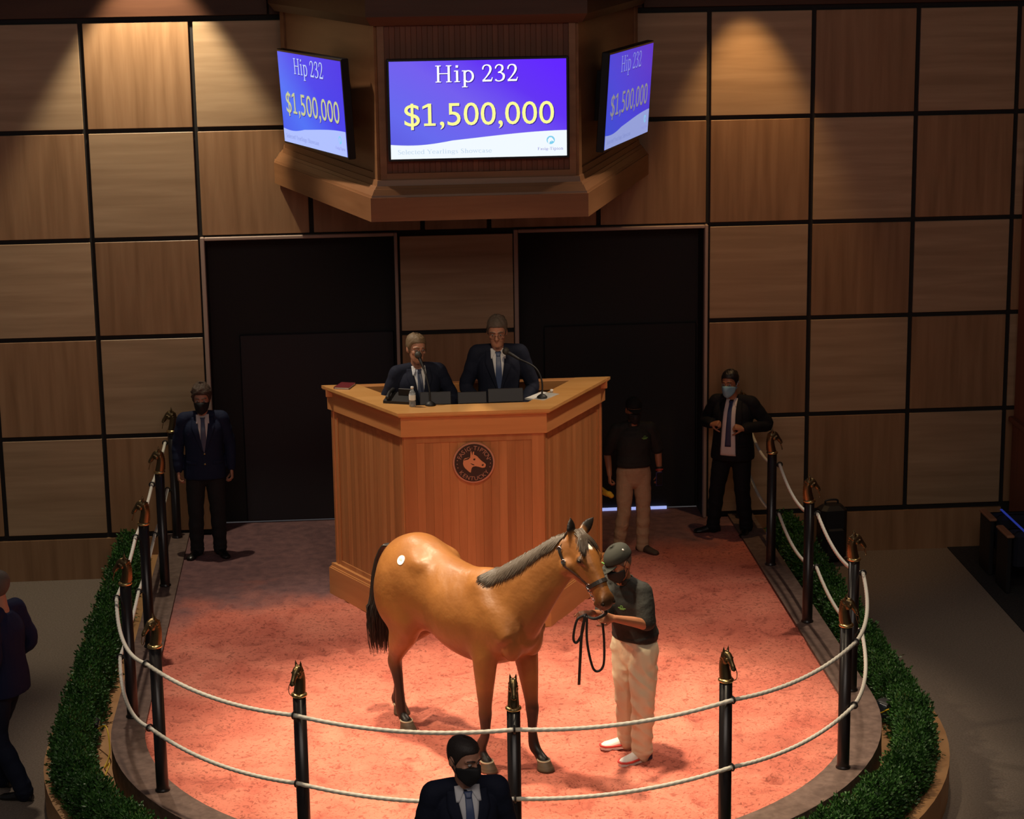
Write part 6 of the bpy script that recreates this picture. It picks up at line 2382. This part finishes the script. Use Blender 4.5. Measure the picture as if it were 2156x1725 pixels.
for s in (-1, 1):
    P = np.array([on_head(t, s, nn) for t, nn in ((0.375, -0.055), (0.32, -0.075), (0.26, -0.090), (0.20, -0.100), (0.14, -0.108), (0.08, -0.110), (0.03, -0.108), (-0.02, -0.10))])
    al = [HMAT @ np.array((0.25, 0, 1.0)) for _ in P]
    P2 = smooth_path(P, 24)
    MB().add(*strap(P2, 0.024, 0.005, False, [HMAT @ np.array((0.3, 0, 1.0))] * 24)).build('cheek_strap', LEATH, halter)
    for t, nn in ((0.375, -0.058), (0.11, -0.108)):
        c = on_head(t, s, nn)
        g = MB().torus(c, HMAT @ np.array((0, s, 0.1)), 0.019, 0.0042, 18, 8)
        MB().add(g.V, g.F).build('steel_ring', STEEL, halter, True)
    c = on_head(0.0, s, -0.105)
    g = MB().torus(c, HMAT @ np.array((0, s, 0.1)), 0.022, 0.004, 12, 6)
    MB().add(g.V, g.F).build('buckle', STEEL, halter, True)
# crown piece behind the ears and throat strap
P = smooth_path([on_head(0.0, -1, -0.105), hp_(-0.035, -0.084, -0.075), hp_(-0.072, -0.066, -0.050), hp_(-0.098, -0.025, -0.030), hp_(-0.098, 0.025, -0.030), hp_(-0.072, 0.066, -0.050), hp_(-0.035, 0.084, -0.075), on_head(0.0, 1, -0.105)], 30)
MB().add(*strap(P, 0.026, 0.006, False, [HMAT @ np.array((1.0, 0, -0.5))] * 30)).build('crown_strap', LEATH, halter)
P = smooth_path([on_head(0.105, -1, -0.115), hp_(0.125, -0.066, -0.205), hp_(0.13, -0.03, -0.238), hp_(0.13, 0.03, -0.238), hp_(0.125, 0.066, -0.205), on_head(0.105, 1, -0.115)], 26)
MB().add(*strap(P, 0.024, 0.005, False)).build('throat_strap', LEATH, halter)

# lead shank with chain -----------------------------------------------------------------
hw = lambda p: np.array(hp_(*p))


def h2w(p):
    p = np.array(p)
    return HO + HF * p[0] + HN * p[1] + np.array((0, 0, p[2]))


lead = empty('lead_shank', (0, 0, 0))
tag(lead, 'black leather lead with a steel chain looped in the hands of the handler', 'lead')
c0 = h2w(on_head(0.385, -1, -0.075))
hand = np.array((1.845, 15.64, 1.375))
hand2 = np.array((1.690, 15.715, 1.345))
mid_ = lerp(c0, hand, 0.5) + np.array((-0.01, -0.02, -0.01))
CH = smooth_path([c0, mid_, hand], 16)
for i in range(14):
    t = CH[i + 1] - CH[i]
    g = MB().torus((CH[i] + CH[i + 1]) / 2, np.cross(t, (0.3, 0.5, 0.8) if i % 2 else (0.8, -0.5, 0.2)), np.linalg.norm(t) * 0.52, 0.0036, 12, 6)
    g.build('chain_link', STEEL, lead, True)


def ribbon(pts, w, n, name):
    P = smooth_path(pts, n)
    V, F = tube(P, [(0.0035, w)] * n, 8, ref=(0.25, -1, 0.35), caps=False)
    return MB().add(V, F).build(name, LEATH, lead, True)


ribbon([hand + np.array((0.005, 0, 0.03)), hand, lerp(hand, hand2, 0.5) + np.array((0, -0.03, -0.02)), hand2 + np.array((0, -0.02, 0.01))], 0.012, 24, 'leather_strap')
x, y, z = hand2
ribbon([(x + 0.02, y - 0.03, z + 0.02), (x - 0.055, y - 0.04, z - 0.02), (x - 0.085, y - 0.04, z - 0.16), (x - 0.06, y - 0.04, z - 0.20), (x - 0.015, y - 0.035, z - 0.12), (x + 0.005, y - 0.03, z + 0.015)], 0.010, 44, 'small_loop')
ribbon([(x + 0.01, y - 0.035, z + 0.015), (x - 0.02, y - 0.04, z - 0.12), (x - 0.035, y - 0.045, z - 0.34), (x - 0.045, y - 0.045, z - 0.54)], 0.012, 26, 'hanging_end')
ribbon([(x + 0.02, y - 0.035, z + 0.01), (x + 0.02, y - 0.04, z - 0.20), (x + 0.06, y - 0.045, z - 0.40), (x + 0.105, y - 0.045, z - 0.435), (x + 0.145, y - 0.045, z - 0.38), (x + 0.15, y - 0.04, z - 0.20), (x + 0.135, y - 0.05, z - 0.01), (x + 0.14, y - 0.06, z + 0.02)], 0.010, 60, 'large_loop')
